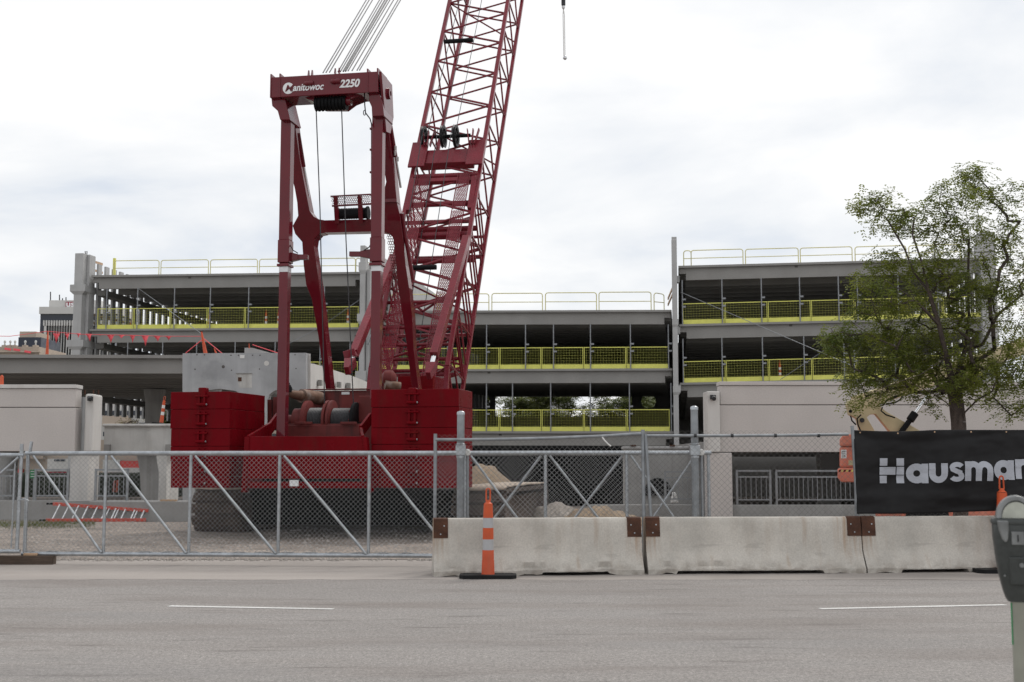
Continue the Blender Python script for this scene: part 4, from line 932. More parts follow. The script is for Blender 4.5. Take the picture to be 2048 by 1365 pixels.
# ------------------------------------------------------------------ parking garage under construction
GF = Frame(-24.45, 72.0, 7.56)
garage = GF.place(thing('parking_garage', 'grey precast concrete parking garage under construction with open decks and yellow guards', 'building'))
def gp(x, y, t=0.0): return GF.hit(x, y, t)
def gs_(x, t=0.0): return GF.hit(x, 700, t).x
DEPTH = 44.0
BAYS = {  # name: (photo x left, photo x right, rise per metre of depth, [(photo y left, y right) of each deck top])
    'A': (176, 723, 0.0, [(551, 544), (658.5, 655), (766, 766)]),
    'B': (743, 1346, 0.035, [(622, 620), (739.5, 737), (863, 863)]),
    'C': (1357, 1988, 0.0, [(532, 515), (649, 634), (766, 752)]),
}
DECK = {}
for nm, (xa, xb, slope, rows) in BAYS.items():
    sa, sb = gs_(xa), gs_(xb)
    for lev, (ya, yb) in enumerate(rows):
        za, zb = gp(xa, ya).z, gp(xb, yb).z
        DECK[nm, lev] = (sa, sb, za, zb, slope)
        nt_ = int(DEPTH / 3.66)
        for k in range(nt_):
            t0 = k * 3.66; t1 = t0 + 3.64
            def zf(s, t): return za + (zb - za) * (s - sa) / (sb - sa) + slope * t
            def slab(b, s0, s1, y0, y1, d0, d1):
                v = []
                for d in (d1, d0):
                    for s, y in ((s0, y0), (s1, y0), (s1, y1), (s0, y1)): v.append((s, y, zf(s, y) - d))
                b.add(v, [(0,3,2,1),(4,5,6,7),(0,1,5,4),(1,2,6,5),(2,3,7,6),(3,0,4,7)])
            b = MB(); slab(b, sa + .05, sb - .05, t0, t1, 0, .12)
            for c in ((.18 if k == 0 else .75), 2.75):
                slab(b, sa + .45, sb - .45, t0 + c, t0 + c + .22, .118, .78 if k == 0 else .72)
                slab(b, sa + .10, sa + .452, t0 + c + .01, t0 + c + .21, .117, .42); slab(b, sb - .452, sb - .10, t0 + c + .01, t0 + c + .21, .117, .42)
            b.build('double_tee', M['conc'], garage)
            if k == 0:
                m_ = (sa + sb) / 2 - 2 + rng.uniform(-1, 1)
                MB().cbox((m_, t0 + .178, zf(m_, 0) - .19), (.16, .01, .10)).build('lifting_pocket', M['joint'], garage)
def zdeck(nm, lev, s, t=0): sa, sb, za, zb, sl = DECK[nm, lev]; return za + (zb - za) * (s - sa) / (sb - sa) + sl * t
# front columns with corbels
def column(x0, x1, ytop, ybot, t0, t1, steps, m='conc_col', name='column'):
    s0, s1 = gs_(x0), gs_(x1); b = MB()
    b.box((s0, t0, -.05), (s1, t1, gp(x0, ytop).z)); o = b.build(name, M[m], garage, bevel=.03)
    for xa, xb, ya, yb, ext in steps:
        a, c = gs_(xa), gs_(xb); zt, zb = gp(xa, ya).z, gp(xa, yb).z
        q = MB(); hh = zt - zb
        q.add([(a, t0 - ext, zb + hh * .35), (c, t0 - ext, zb + hh * .35), (c, t1 + ext, zb + hh * .35), (a, t1 + ext, zb + hh * .35), (a, t0 - ext, zt), (c, t0 - ext, zt), (c, t1 + ext, zt), (a, t1 + ext, zt),
               (s0 + .02, t0 + .01, zb), (s1 - .02, t0 + .01, zb), (s1 - .02, t1 - .01, zb), (s0 + .02, t1 - .01, zb)],
              [(4,5,6,7),(0,1,5,4),(1,2,6,5),(2,3,7,6),(3,0,4,7),(8,9,1,0),(9,10,2,1),(10,11,3,2),(11,8,0,3)])
        q.build('corbel', M[m], o)
    return o
column(149, 166, 509, 1000, -.35, .85, [(143, 173, 572, 592, .1), (140, 173, 682, 702, .1)])
column(166, 172, 509, 1000, .1, .85, [])
o = column(722, 732, 494, 1000, -.45, .3, [(720, 734, 528, 552, .08), (718, 735, 630, 652, .08), (716, 737, 744, 772, .1)])
column(733, 741, 540, 1000, -.2, .5, [(732, 756, 742, 756, .05)])
column(1345.5, 1356, 482, 1000, -.35, .5, [(1345, 1357.5, 640, 657, .06), (1345, 1360, 774, 792, .06)])
for y in (552, 655, 770): MB().box((gs_(1356), .0, gp(1356, y + 13).z), (gs_(1361), .5, gp(1356, y).z)).build('haunch', M['conc_col'], garage)
column(1965, 1996, 466, 1000, -.3, .8, [])
MB().tube([gp(168, 509) + Vector((0, .2, 0)), gp(167, 502) + Vector((0, .2, 0)), gp(171, 502) + Vector((0, .2, 0)), gp(170.5, 509) + Vector((0, .2, 0))], .03, 5).build('lifting_loop', M['dark_steel'], garage)
# light walls: rows of pillars along the depth with ledger beams under the decks
def light_wall(s, w, pitch, zt, ledgers, t0, n, inner, zbot=-.05):
    d = .46
    for i in range(n):
        t = t0 + i * pitch
        MB().box((s, t, zbot), (s + w, t + d, zt)).build('light_wall_pillar', M['conc_col'], garage)
    for z, dz, sl in ledgers:
        a = s + inner[0]; c = s + inner[1]
        b = MB(); b.add([(a, t0, z - dz), (c, t0, z - dz), (c, t0 + n * pitch, z - dz + sl * n * pitch), (a, t0 + n * pitch, z - dz + sl * n * pitch), (a, t0, z), (c, t0, z), (c, t0 + n * pitch, z + sl * n * pitch), (a, t0 + n * pitch, z + sl * n * pitch)],
                        [(0,3,2,1),(4,5,6,7),(0,1,5,4),(1,2,6,5),(2,3,7,6),(3,0,4,7)])
        b.build('ledger_beam', M['conc'], garage)
zA = [zdeck('A', i, 0) for i in range(3)]; zB = [zdeck('B', i, gs_(743)) for i in range(3)]; zC = [zdeck('C', i, gs_(1990)) for i in range(3)]
light_wall(-.30, .12, .98, zA[0] + .85, [(zA[0] - .72, .32, 0), (zA[1] - .72, .32, 0), (zA[2] - .72, .32, 0)], 1.2, 28, (.0, .6), 4.5)
MB().box((-.5, 28.8, 4.5), (.0, DEPTH, zA[0] + .2)).build('end_wall_panel', M['conc'], garage)
sR = gs_(1988) + .15
light_wall(sR, .12, 1.25, zC[0] + 1.4, [(zC[0] - .72, .32, 0), (zC[1] - .72, .32, 0), (zC[2] - .72, .32, 0)], 1.4, 24, (-.35, .25))
MB().box((sR, 31, -.05), (sR + .4, DEPTH, zC[0] + .2)).build('end_wall_panel', M['conc'], garage)
for s, zt, lev in ((gs_(737), zA[0] + 1.15, zA), (gs_(1351), zC[0] + 1.6, [zdeck('C', i, gs_(1357)) for i in range(3)])):
    zt2 = zt if s > 20 else zt
    MB().box((s - .14, .55, lev[0] - .85), (s + .14, DEPTH, zt2)).build('divider_parapet', M['conc_col'], garage)
    for z in (lev[1], lev[2]): MB().box((s - .14, .55, z - .85), (s + .14, DEPTH, z + .05)).build('divider_spandrel', M['conc_col'], garage)
    for i in range(22): MB().box((s - .12, 1.2 + i * 1.95, -.05), (s + .12, 1.75 + i * 1.95, lev[0] - .84)).build('divider_pillar', M['conc_col'], garage)
    MB().box((s - .13, .6, -.05), (s + .13, DEPTH, 2.2)).build('divider_base', M['conc'], garage)
# rear walls
for nm in ('A', 'C'):
    sa, sb, za, zb, sl = DECK[nm, 0]; MB().box((sa - .2, DEPTH - .3, -.05), (sb + .2, DEPTH, max(za, zb) - .1)).build('rear_wall', M['conc'], garage)
sa, sb, za, zb, sl = DECK['B', 0]
TB = 38.6
def rw(x0, x1, y0, y1, nm='rear_wall'):
    a, c = GF.hit(x0, y1, TB), GF.hit(x1, y0, TB); return MB().box((a.x, TB, a.z), (c.x, TB + .3, c.z)).build(nm, M['conc'], garage)
ytop_, ybot_ = 690, 950
rw(700, 948, ytop_, ybot_); rw(982, 990, ytop_, ybot_); rw(990, 1265, ytop_, 788); rw(990, 1265, 833, ybot_); rw(1265, 1280, ytop_, ybot_); rw(1314, 1420, ytop_, ybot_)
for xc in (965, 1297):
    rw(xc - 17, xc + 17, ytop_, 786); rw(xc - 17, xc + 17, 820, ybot_)
    c = GF.hit(xc, 803, TB); hx = GF.hit(xc + 17, 803, TB).x - c.x; r_ = hx * .88; b = MB(); n = 32; vs = []
    for yy in (TB, TB + .3):
        for i in range(n):
            t = 2 * math.pi * i / n; vs.append((c.x + r_ * math.cos(t), yy, c.z + r_ * math.sin(t)))
        for i in range(n):
            t = 2 * math.pi * i / n; k = hx / max(abs(math.cos(t)), abs(math.sin(t))); vs.append((c.x + k * math.cos(t), yy, c.z + k * math.sin(t)))
    fs = []
    for i in range(n):
        j = (i + 1) % n
        fs += [(i, j, n + j, n + i), (2*n + i, 3*n + i, 3*n + j, 2*n + j), (i, 2*n + i, 2*n + j, j)]
    b.add(vs, fs).build('porthole_panel', M['conc'], garage)
MB().box((sa - .1, TB, zdeck('B', 1, sa, TB) - .3), (sb + .1, TB + .3, zdeck('B', 0, sa, TB) - .5)).build('rear_wall', M['conc'], garage)
# tie braces
for p, q, r_ in (((275, 576, .1), (406, 670, -6), .018), ((640, 655, .0), (722, 598, -.4), .018), ((555, 700, -.3), (640, 655, 0), .018), ((1362, 585, -.1), (1700, 730, -4), .018), ((1560, 760, -1), (1665, 690, -2), .015), ((745, 770, -.4), (765, 640, .3), .06), ((735, 690, -.6), (760, 620, -.3), .05)):
    MB().tube([gp(p[0], p[1], p[2]), gp(q[0], q[1], q[2])], r_, 6).build('tie_brace', M['pole'], garage)
for (p, q) in (((179, 521, 1.0), (205, 529, 5.5)), ((179, 538, 1.0), (205, 546, 5.5)), ((178, 628, .5), (262, 648, 7.5)), ((178, 645, .5), (240, 659, 6)), ((736, 610, .1), (748, 614, .8)), ((736, 628, .1), (748, 632, .8)), ((1336, 598, 3), (1347, 572, .2)), ((1336, 610, 3), (1347, 585, .2))):
    MB().bar(gp(*p), gp(*q), .05, .14, (1, 0, 0)).build('timber_guard', M['lumber'], garage)
BAYNAME = {'A': 'left bay', 'B': 'centre bay', 'C': 'right bay'}
LEVN = {0: 'roof', 1: 'upper deck', 2: 'lower deck'}
GW = lambda s, t, z: GF.wld(s, t, z)
# --- yellow mesh guards
panel_cache = {}
def guard_meshes(L_, H_, sk):
    key = (round(L_, 2), round(H_, 2), round(sk, 3))
    if key in panel_cache: return panel_cache[key]
    sh = lambda x: sk * x
    f = MB(); f.bar((0, 0, H_), (L_, 0, H_ + sh(L_)), .045, .045, (0, 0, 1))
    for x in (.03, L_ - .03): f.bar((x, 0, 0.02 + sh(x)), (x, 0, H_ + sh(x)), .034, .034, (1, 0, 0))
    toe = MB(); toe.bar((0, .01, .13), (L_, .01, .13 + sh(L_)), .24, .02, (0, 0, 1))
    g = MB(); n = int(L_ / .15)
    for i in range(1, n): x = L_ * i / n; g.bar((x, 0, .2 + sh(x)), (x, 0, H_ + sh(x)), .0058, .0058, (1, 0, 0))
    for j in range(6): z = .30 + (H_ - .30) * j / 6; g.bar((0, 0, z), (L_, 0, z + sh(L_)), .0058, .0058, (0, 0, 1))
    panel_cache[key] = (f.mesh('frame', M['yellow']), toe.mesh('toe_board', M['yellow']), g.mesh('wire_mesh', M['yellow']))
    return panel_cache[key]
def guards(nm, lev, n, H_, first=0.0, skip=()):
    sa, sb, za, zb, sl = DECK[nm, lev]; sa += .25 + first; sb -= .2; L_ = (sb - sa) / n; sk = (zb - za) / (sb - sa)
    fm, tm, gm = guard_meshes(L_ - .02, H_, sk)
    for i in range(n):
        if i in skip: continue
        s = sa + i * L_
        t = thing('guard_panel', f'yellow mesh guard panel on the {BAYNAME[nm]}\'s {LEVN[lev]}, {ORD[i]} from its left', 'guard panel', GW(s, .12, zdeck(nm, lev, s)), -GF.a, 'yellow mesh guard panels')
        link('frame', fm, t); link('toe_board', tm, t); g = link('wire_mesh', gm, t); g['kind'] = 'stuff'
guards('A', 1, 7, 1.18, .2); guards('A', 2, 7, 1.18, .2); guards('B', 1, 7, 1.17); guards('B', 2, 7, 1.17); guards('C', 1, 7, 1.12); guards('C', 2, 7, 1.14)
# --- roof edge hoops
def hoop(nm, x0, x1, yt, i, label=None, t1=0.0):
    s0, s1 = gs_(x0), gs_(x1); z0 = zdeck(nm, 0, s0); H_ = gp((x0 + x1) / 2, yt).z - (z0 + zdeck(nm, 0, s1)) / 2
    t = thing('roof_guardrail', label or f'pale yellow pipe guardrail on the {BAYNAME[nm]}\'s roof, {ORD[i]} from its left', 'guardrail', GW(s0, .3, z0), -GF.a, 'pipe guardrails on the roof edges')
    L_ = s1 - s0; sk = (zdeck(nm, 0, s1) - z0) / L_; r = .14
    pts = [(0, 0, 0), (0, 0, H_ - r)] + [(r - r * math.cos(a), 0, H_ - r + r * math.sin(a)) for a in (.4, .8, 1.2, 1.571)]
    pts += [(L_ - r + r * math.sin(a), t1, H_ - r + r * math.cos(a)) for a in (0, .4, .8, 1.2)] + [(L_, t1, H_ - r), (L_, t1, 0)]
    MB().tube([(x, y, z + sk * x) for x, y, z in pts], .026, 6).build('hoop', M['yellow_pale'], t, smooth=50)
    MB().tube([(0, 0, H_ * .5), (L_, t1, H_ * .5 + sk * L_)], .022, 6).build('mid_rail', M['yellow_pale'], t, smooth=50)
for i, (a, c) in enumerate(((218, 309), (313, 409), (413, 508), (512, 607), (611, 706))): hoop('A', a, c, 520 - i * 1.1, i)
hoop('A', 707, 722, 515, 5, t1=1.4)
for i, (a, c) in enumerate(((778, 872), (877, 976), (982, 1084), (1090, 1193), (1198, 1303))): hoop('B', a, c, 588 - i * 1.2, i)
hoop('B', 1309, 1329, 585, 5, t1=.4)
for i, (a, c) in enumerate(((1385, 1490), (1495, 1602), (1606, 1711), (1717, 1820), (1826, 1930))): hoop('C', a, c, 498 - i * 2.4, i)
hoop('C', 1370, 1385, 500, 0, 'short return guardrail at the left end of the right bay\'s roof', t1=.0)
tag(MB().box((0, 0, 0), (.14, .14, 1.05)).build('corner_post', M['yellow']), 'stout yellow corner post at the left end of the left bay\'s roof', 'post').location = GW(gs_(214), .4, zA[0])
# --- shoring poles between decks
def poles(nm, top, lev, xs):
    for i, x in enumerate(xs):
        s = gs_(x); z0 = zdeck(nm, lev, s); z1 = zdeck(nm, top, s) - .78 if top is not None else z0 + 2.4
        t = thing('shore_pole', f'grey steel pole on the {BAYNAME[nm]}\'s {LEVN[lev]} edge, {ORD[i]} from its left', 'pole', GW(s, .02, z0), -GF.a, 'steel poles along the deck edges')
        MB().tube([(0, 0, 0), (0, 0, z1 - z0 - .02)], .036, 6).build('tube', M['pole'], t, smooth=50)
        for h in (.95, 1.35): MB().cbox((.09, 0, h), (.2, .1, .09)).build('clamp', M['pole'], t)
poles('A', 0, 1, (210, 272, 346, 418, 495, 575, 647)); poles('A', 1, 2, (255, 325, 393, 470, 550, 640, 700))
poles('B', 0, 1, (895, 973, 1051, 1107, 1181, 1261, 1337)); poles('B', 1, 2, (973, 1025, 1101, 1180, 1258, 1341))
poles('C', 0, 1, (1366, 1446, 1525, 1602, 1680, 1718, 1800, 1880)); poles('C', 1, 2, (1366, 1444, 1525, 1608, 1688, 1708, 1790))
# --- traffic posts standing on the decks
for i, (nm, lev, x, t, w) in enumerate((('A', 1, 260, 6, 'near the light wall'), ('A', 1, 284, 7, 'before the light wall pillars'), ('A', 1, 416, 2.5, 'behind a grey pole'), ('A', 1, 531, 1.2, 'left of two beside mast leg'), ('A', 1, 556, 1.2, 'right of two beside mast leg'), ('A', 1, 695, 1.2, 'at the right end of the row'), ('C', 2, 1559, 1.2, 'behind the third guard panel'))):
    s = gs_(x, t)
    c = channelizer('deck_channelizer', GW(s, t, zdeck(nm, lev, s, t)), f'orange traffic post on the {BAYNAME[nm]}\'s {LEVN[lev]}, {w}', .95, True, 'traffic posts on the decks', True)
# stair / store wedge behind the centre bay roof is the divider parapet itself

# ------------------------------------------------------------------ older concrete walls either side of the yard entrance
def blk(b, x0, x1, y0, y1, D, th):                  # block whose front face fills the photo rectangle at distance D
    a, c = at(x0, y1, D), at(x1, y0, D); return b.box((a.x, D, a.z), (c.x, D + th, c.z))
def piece(name, x0, x1, y0, y1, D, th, m, parent, bevel=.012): return blk(MB(), x0, x1, y0, y1, D, th).build(name, M[m], parent, bevel=bevel)
def foot(x, D): p = at(x, 1000, D); return (p.x, D, 0)
def piece_g(name, x0, x1, y0, D, th, m, parent, bevel=.012): # reaches down into the ground
    a, c = at(x0, y0, D), at(x1, y0, D); return MB().box((a.x, D, -.06), (c.x, D + th, a.z)).build(name, M[m], parent, bevel=bevel)
lw = thing('precast_wall', 'cream precast wall on the left with a rounded pillar and flaking lower beam', 'wall')
piece('wall_panel', -340, 152, 777.5, 814.5, 36.0, .5, 'wall', lw); piece('wall_panel', -340, 152, 816, 903, 36.0, .5, 'wall', lw)
piece('wall_cap', -340, 153, 769.5, 777, 35.95, .56, 'wall_white', lw); piece('joint', -340, 150, 775, 905, 36.03, .4, 'joint', lw, 0)
piece('pillar', 166, 187, 788, 905, 36.2, .85, 'wall_white', lw, .06); piece_g('column', 141, 178, 905.5, 36.25, .95, 'wall_white', lw, .03)
piece('beam', 207, 350, 853, 905, 38.2, .45, 'wall_dirty', lw); piece('beam_cap', 204, 352, 848, 853.5, 38.1, .6, 'wall_dirty', lw, .03)
for x in (207, 330): piece('bearing_block', x, x + 12, 889, 906, 38.05, .3, 'conc', lw)
q = [(312, 905), (336, 905), (333, 930), (332, 1003), (316, 1003), (318, 945), (314, 925)]
MB().prism([at(x, y, 38.15) for x, y in q], (0, 1.4, 0)).build('haunched_column', M['wall_dirty'], lw)
q = [(272, 905), (313, 905), (314, 925), (318, 945), (317, 1003), (282, 1003), (280, 950), (277, 928)]
MB().prism([at(x, y, 38.6) for x, y in q], (0, 1.0, 0)).build('haunched_column', M['conc_form'], lw)  # the column's dark side, its shade put in as greyer concrete
for x in (170, 187, 197): MB().bar(at(x, 790, 36.7), at(x, 780, 36.7), .03).build('rebar_stub', M['rust'], lw)
cm = MB(); blk(cm, 174, 184, 793, 802, 36.08, .12); cm.tube([at(179, 798, 36.1), at(180, 799, 35.9)], .06, 10); cm.build('security_camera', M['dark_steel'], lw, bevel=.01)
piece_g('retaining_wall', -340, 388, 1001.5, 35.2, .35, 'wall_low', lw, .02)
piece_g('retaining_wall', 178, 388, 1003.5, 34.9, .29, 'wall_low', lw, .02)
MB().box((at(320, 1003, 34.95).x, 34.95, at(320, 1003, 34.95).z), (at(352, 1003, 34.95).x, 35.1, at(320, 1003, 34.95).z + .05)).build('loose_board', M['lumber'], lw)
rw_ = thing('precast_wall', 'long pinkish cream precast wall on the right with a square pillar and open bay below', 'wall')
piece('wall_panel', 1440.5, 2420, 771.5, 809.5, 35.0, .5, 'wall', rw_); piece('wall_panel', 1440.5, 2420, 811, 904.5, 35.0, .5, 'wall', rw_)
piece('wall_cap', 1439, 2420, 763.5, 771, 34.96, .56, 'wall', rw_); piece('joint', 1442, 2420, 768, 903, 35.03, .4, 'joint', rw_, 0)
piece('pillar', 1415, 1439.5, 783, 905, 34.85, .7, 'wall_white', rw_, .03); piece_g('column', 1417, 1464, 906, 34.9, .8, 'wall', rw_, .03)
piece_g('low_wall', 1464.5, 2420, 1010, 35.1, .3, 'wall_low', rw_, .02)
piece('added_ceiling_slab', 1440, 2420, 880, 903, 35.52, 24, 'conc', rw_, 0); MB().box((10.0, 60, 0), (at(2420, 900, 35.5).x + 8, 60.3, 2.3)).build('added_inner_wall', M['conc'], rw_)  # ceiling and back wall added to keep the open bay dark
MB().box((at(2420, 900, 35).x, 35.05, -.05), (at(2420, 900, 35).x + .4, 60, 3.8)).build('added_inner_wall', M['conc'], rw_)  # unseen side wall, added to stop light entering from the right
piece_g('inner_column', 1640, 1680, 905, 45, .6, 'conc', rw_)
cm = MB(); blk(cm, 1421, 1432, 790, 799, 34.75, .1); cm.tube([at(1427, 795, 34.8), at(1428, 798, 34.55)], .06, 10); cm.build('security_camera', M['dark_steel'], rw_, bevel=.01)
# --- pipe railings
def railing(x0, x1, yt, D, z0, label, bal=.13):
    a, c = at(x0, yt, D), at(x1, yt, D); H_ = a.z - z0; L_ = c.x - a.x
    t = thing('pipe_railing', label, 'railing', (a.x, D, z0), 0, 'grey pipe railings')
    for x in (.03, L_ - .03): MB().bar((x, 0, 0), (x, 0, H_), .06).build('post', M['galv_old'], t)
    for h in (H_ - .03, H_ - .20, .14): MB().bar((0, 0, h), (L_, 0, h), .05 if h > H_ - .1 else .04, .05 if h > H_ - .1 else .04, (0, 0, 1)).build('rail', M['galv_old'], t)
    n = int(L_ / bal)
    for i in range(1, n): MB().bar((L_ * i / n, 0, .15), (L_ * i / n, 0, H_ - .2), .016).build('baluster', M['galv_old'], t)
zl = at(0, 1002, 35.3).z; zr = at(1500, 1010, 35.2).z
railing(-120, 32, 938, 35.3, zl, 'grey pipe railing at the far left edge on the low wall'); railing(70, 139, 938, 35.35, zl, 'grey pipe railing left of the cream column on the low wall')
railing(190, 258, 938, 35.25, zl, 'grey pipe railing between the cream column and the haunched column')
railing(1471, 1542, 940, 35.2, zr, 'short grey pipe railing beside the right wall\'s column'); railing(1550, 1960, 940, 35.2, zr, 'long grey pipe railing under the right wall, behind the banner')
railing(1328, 1412, 942, 37, at(1370, 1008, 37).z, 'grey pipe railing in front of the stained abutment')
# --- stained abutment
ab = thing('abutment', 'water stained grey concrete abutment block with a dark round opening', 'wall')
piece_g('block', 1250, 1420, 897, 41, .9, 'conc_form', ab, .03); piece('ledge', 1248, 1422, 893, 898, 40.95, 1.0, 'conc_col', ab)
piece_g('kerb', 1180, 1418, 1010, 36.3, .3, 'wall_low', ab, .02)
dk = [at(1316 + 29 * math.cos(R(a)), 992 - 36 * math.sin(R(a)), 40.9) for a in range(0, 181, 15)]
MB().prism(dk, (0, .09, 0)).build('pipe_opening_shade', M['black_steel'], ab)  # flat black half disc stands in for the shade inside the opening
for x in (1262, 1340): piece('rust_bolt_plate', x, x + 10, 890, 893, 40.9, .2, 'rust', ab, 0)
tag(MB().prism([at(1342, 1006, 38.5), at(1358, 1006, 38.5), at(1352, 985, 38.5), at(1346, 985, 38.5)], (0, .2, 0)).build('white_sack', M['white_band'], bevel=.03), 'white sack leaning by the dark round opening', 'sack')
# --- black debris screen under the centre bay
sc_ = MB(); n, k = 60, 10; a, c = at(930, 1000, 47), at(1262, 1000, 47); zt = at(1100, 893, 47).z; vs = []
for j in range(k + 1):
    for i in range(n + 1):
        x = a.x + (c.x - a.x) * i / n; u = j / k; vs.append((x - a.x, .10 * math.sin(x * 3.1) + .06 * math.sin(x * 8 + u * 2) + .1 * fbm(x, u, 2), zt * u))
sc_.add(vs, [(j*(n+1)+i, j*(n+1)+i+1, (j+1)*(n+1)+i+1, (j+1)*(n+1)+i) for j in range(k) for i in range(n)])
o = sc_.build('debris_screen', M['screen'], smooth=80); o.location = (a.x, 47, 0); tag(o, 'black fabric debris screen hanging below the centre bay\'s lower deck', 'screen'); s = o.modifiers.new('t', 'SOLIDIFY'); s.thickness = .01
# --- low ramp deck at the left
RF = Frame(at(-260, 700, 45).x, 45, -1.6)
ramp = RF.place(thing('ramp_deck', 'low precast ramp deck on the left with a deep shadowed underside', 'ramp'))
rs1 = RF.hit(430, 700, 0).x; rz = RF.hit(180, 710, 0).z
for k in range(6):
    t0 = k * 3.0; b = MB(); b.box((0, t0, rz - .12), (rs1, t0 + 2.98, rz))
    for c_ in ((.2 if k == 0 else .6), 2.2): b.box((0, t0 + c_, rz - (.66 if k == 0 else .6)), (rs1, t0 + c_ + .24, rz - .118))
    b.build('double_tee', M['conc'], ramp)
for x, D_, in ((308, 56), (20, 56), (420, 50)):
    p = RF.loc(at(x, 850, D_)); MB().lathe([(.40, -.05), (.40, rz - 1.2), (.5, rz - .62)], (p.x, p.y, 0), n=16).build('round_column', M['conc_form'], ramp, smooth=40)
q = RF.hit(287, 717, .19); MB().cbox((q.x, .19, q.z), (.2, .03, .07)).build('lifting_pocket', M['joint'], ramp)
# --- fresh grey wall panel waiting behind the crane
fp = thing('precast_panel', 'fresh grey precast wall panel with sleeve holes and arched openings behind the crane', 'panel')
FD = 43.0
ring = [(365, 707), (612, 706), (612, 790), (600, 783), (585, 779), (566, 778), (548, 782), (538, 790), (536, 800), (536, 1003), (520, 1003), (505, 800), (470, 782), (440, 778), (405, 782), (388, 800), (383, 1003), (365, 1003)]
MB().prism([at(x, y, FD) for x, y in ring], (0, .42, 0)).build('wall_slab', M['conc_new'], fp)
MB().prism([at(x, y, FD + .42) for x, y in ((612, 707), (621, 708), (621, 790), (612, 790))], (0, .02, 0)).build('lit_wall_edge', M['wall_white'], fp)  # lit side of the grey panel, its brightness put in as white concrete
for x, y, r_ in ((533, 727, 5), (446.5, 734, 3.2), (390, 739, 1.5), (463, 741, 1.3), (519, 738.5, 1.3), (592, 737.5, 1.3), (394, 710, 1.4), (409, 710, 1.4), (462, 711, 1.4), (477, 711, 1.4), (505, 711, 1.4), (520, 711, 1.4), (590, 710, 1.4)):
    p = at(x, y, FD - .004); MB().lathe([(r_ / F * FD, 0), (r_ / F * FD, .01)], p, 'y', 18).build('sleeve_hole', M['joint'] if r_ < 4 else M['wall_white'], fp)
MB().prism([at(x, y, FD - .006) for x, y in ((472, 748), (504, 748), (504, 776), (478, 776))], (0, .04, 0)).build('pocket', M['wall_dirty'], fp)
piece('pocket_plate', 476, 483, 755, 763, FD - .02, .02, 'rust', fp, 0)
piece('sticker', 480, 489, 710.5, 717, FD - .012, .008, 'white_band', fp, 0)
piece('pocket_shade_lip', 472, 504, 746.5, 748, FD - .03, .03, 'conc', fp, 0)
wg = thing('ramp_wall', 'pale sloping concrete ramp wall beside the fresh grey panel', 'wall')
p = [at(621, 727, 45), at(700, 752, 52), at(745, 770, 58)]
b = MB(); vs = []
for q in p: vs += [(q.x, q.y, -.05), (q.x, q.y, q.z), (q.x + .1, q.y + .35, q.z), (q.x + .1, q.y + .35, -.05)]
b.add(vs, [(0,1,5,4),(4,5,9,8),(1,2,6,5),(5,6,10,9),(0,3,2,1),(8,9,10,11),(2,3,7,6),(6,7,11,10)]).build('slab', M['wall_white'], wg)
for x, y, D_ in ((635, 763, 46), (673, 767, 49), (692, 769, 51)): piece('bearing_bracket', x, x + 8, y - 3, y + 8, D_ - .3, .3, 'conc', wg)
q = [(489, 696), (504, 696), (541, 706), (541, 712), (489, 712)]
tag(MB().prism([at(x, y, 46.5) for x, y in q], (0, .4, 0)).build('concrete_parapet', M['conc_col']), 'small pale parapet stub peeking over the fresh grey panel', 'parapet')
# --- bunting and orange posts on the ramp deck
bu_ = thing('bunting', 'string of pink red triangular flags across the ramp deck edge', 'bunting')
cord = [(-60, 672), (20, 673), (95, 663), (160, 669), (260, 671), (330, 673), (404, 673)]
MB().tube([at(x, y, 44.8) for x, y in cord], .010, 4).build('cord', M['flag'], bu_)
fl = [(113, 667, 12, 16), (134, 668, 8, 10), (157, 667, 8, 7), (177, 668, 10, 12), (199, 669, 9, 2), (221, 670, 12, 13), (243, 670, 11, 6), (265, 671, 9, 12), (290, 671, 12, 17), (314, 672, 12, 9), (337, 672, 11, 7)]
for i, (x, y, w, h) in enumerate(fl):
    w *= 1.25; h *= 1.3
    a, c, d_ = at(x - w / 2, y, 44.8), at(x + w / 2, y + .4, 44.8), at(x + rng.uniform(-1, 4), y + h, 44.8 + rng.uniform(-.1, .1)); m1 = (a + c) / 2 + Vector((0, .05, 0)); m2 = (a + d_) / 2 + Vector((.01, .05, 0)); m3 = (c + d_) / 2 - Vector((0, .03, 0))
    o = MB().add([a, m1, c, m3, d_, m2], [(0, 1, 5), (1, 2, 3), (1, 3, 5), (5, 3, 4)]).build('flag', M['flag'], bu_, smooth=80); s = o.modifiers.new('t', 'SOLIDIFY'); s.thickness = .004
for x0, x1, xt, y0, y1, D_, lab in ((90, 98, 96, 664, 709, 45.3, 'leaning orange post tied to the bunting at the left of the ramp deck'), (406, 416, 403, 664, 708, 44.8, 'leaning orange post by the fresh grey panel\'s left corner'), (430, 435, 428, 697, 708, 44.8, 'short orange stub post on top of the fresh grey panel'), (497, 500, 498, 687, 697, 46.3, 'tiny orange post on the pale parapet stub')):
    b_, t_ = at((x0 + x1) / 2, y1, D_), at(xt, y0, D_); w = (x1 - x0) / F * D_
    o = MB().tube([Vector((0, 0, 0)), t_ - b_], w * .42, 8, True, w * .16).build('orange_post', M['orange_old'], smooth=50); o.location = b_; tag(o, lab, 'post', 'orange posts on the ramp')
for i, (p, q) in enumerate((((404, 680), (365, 712)), ((408, 678), (450, 712)), ((505, 690), (560, 708)))):
    a, c = at(*p, 44.7), at(*q, 44.7); o = MB().tube([Vector((0, 0, 0)), c - a], .016, 5).build('red_rope', M['flag']); o.location = a
    tag(o, ('red rope slanting left from the leaning orange post', 'red rope slanting right from the leaning orange post', 'red rope running right from the pale parapet stub')[i], 'rope', 'red ropes on the ramp')
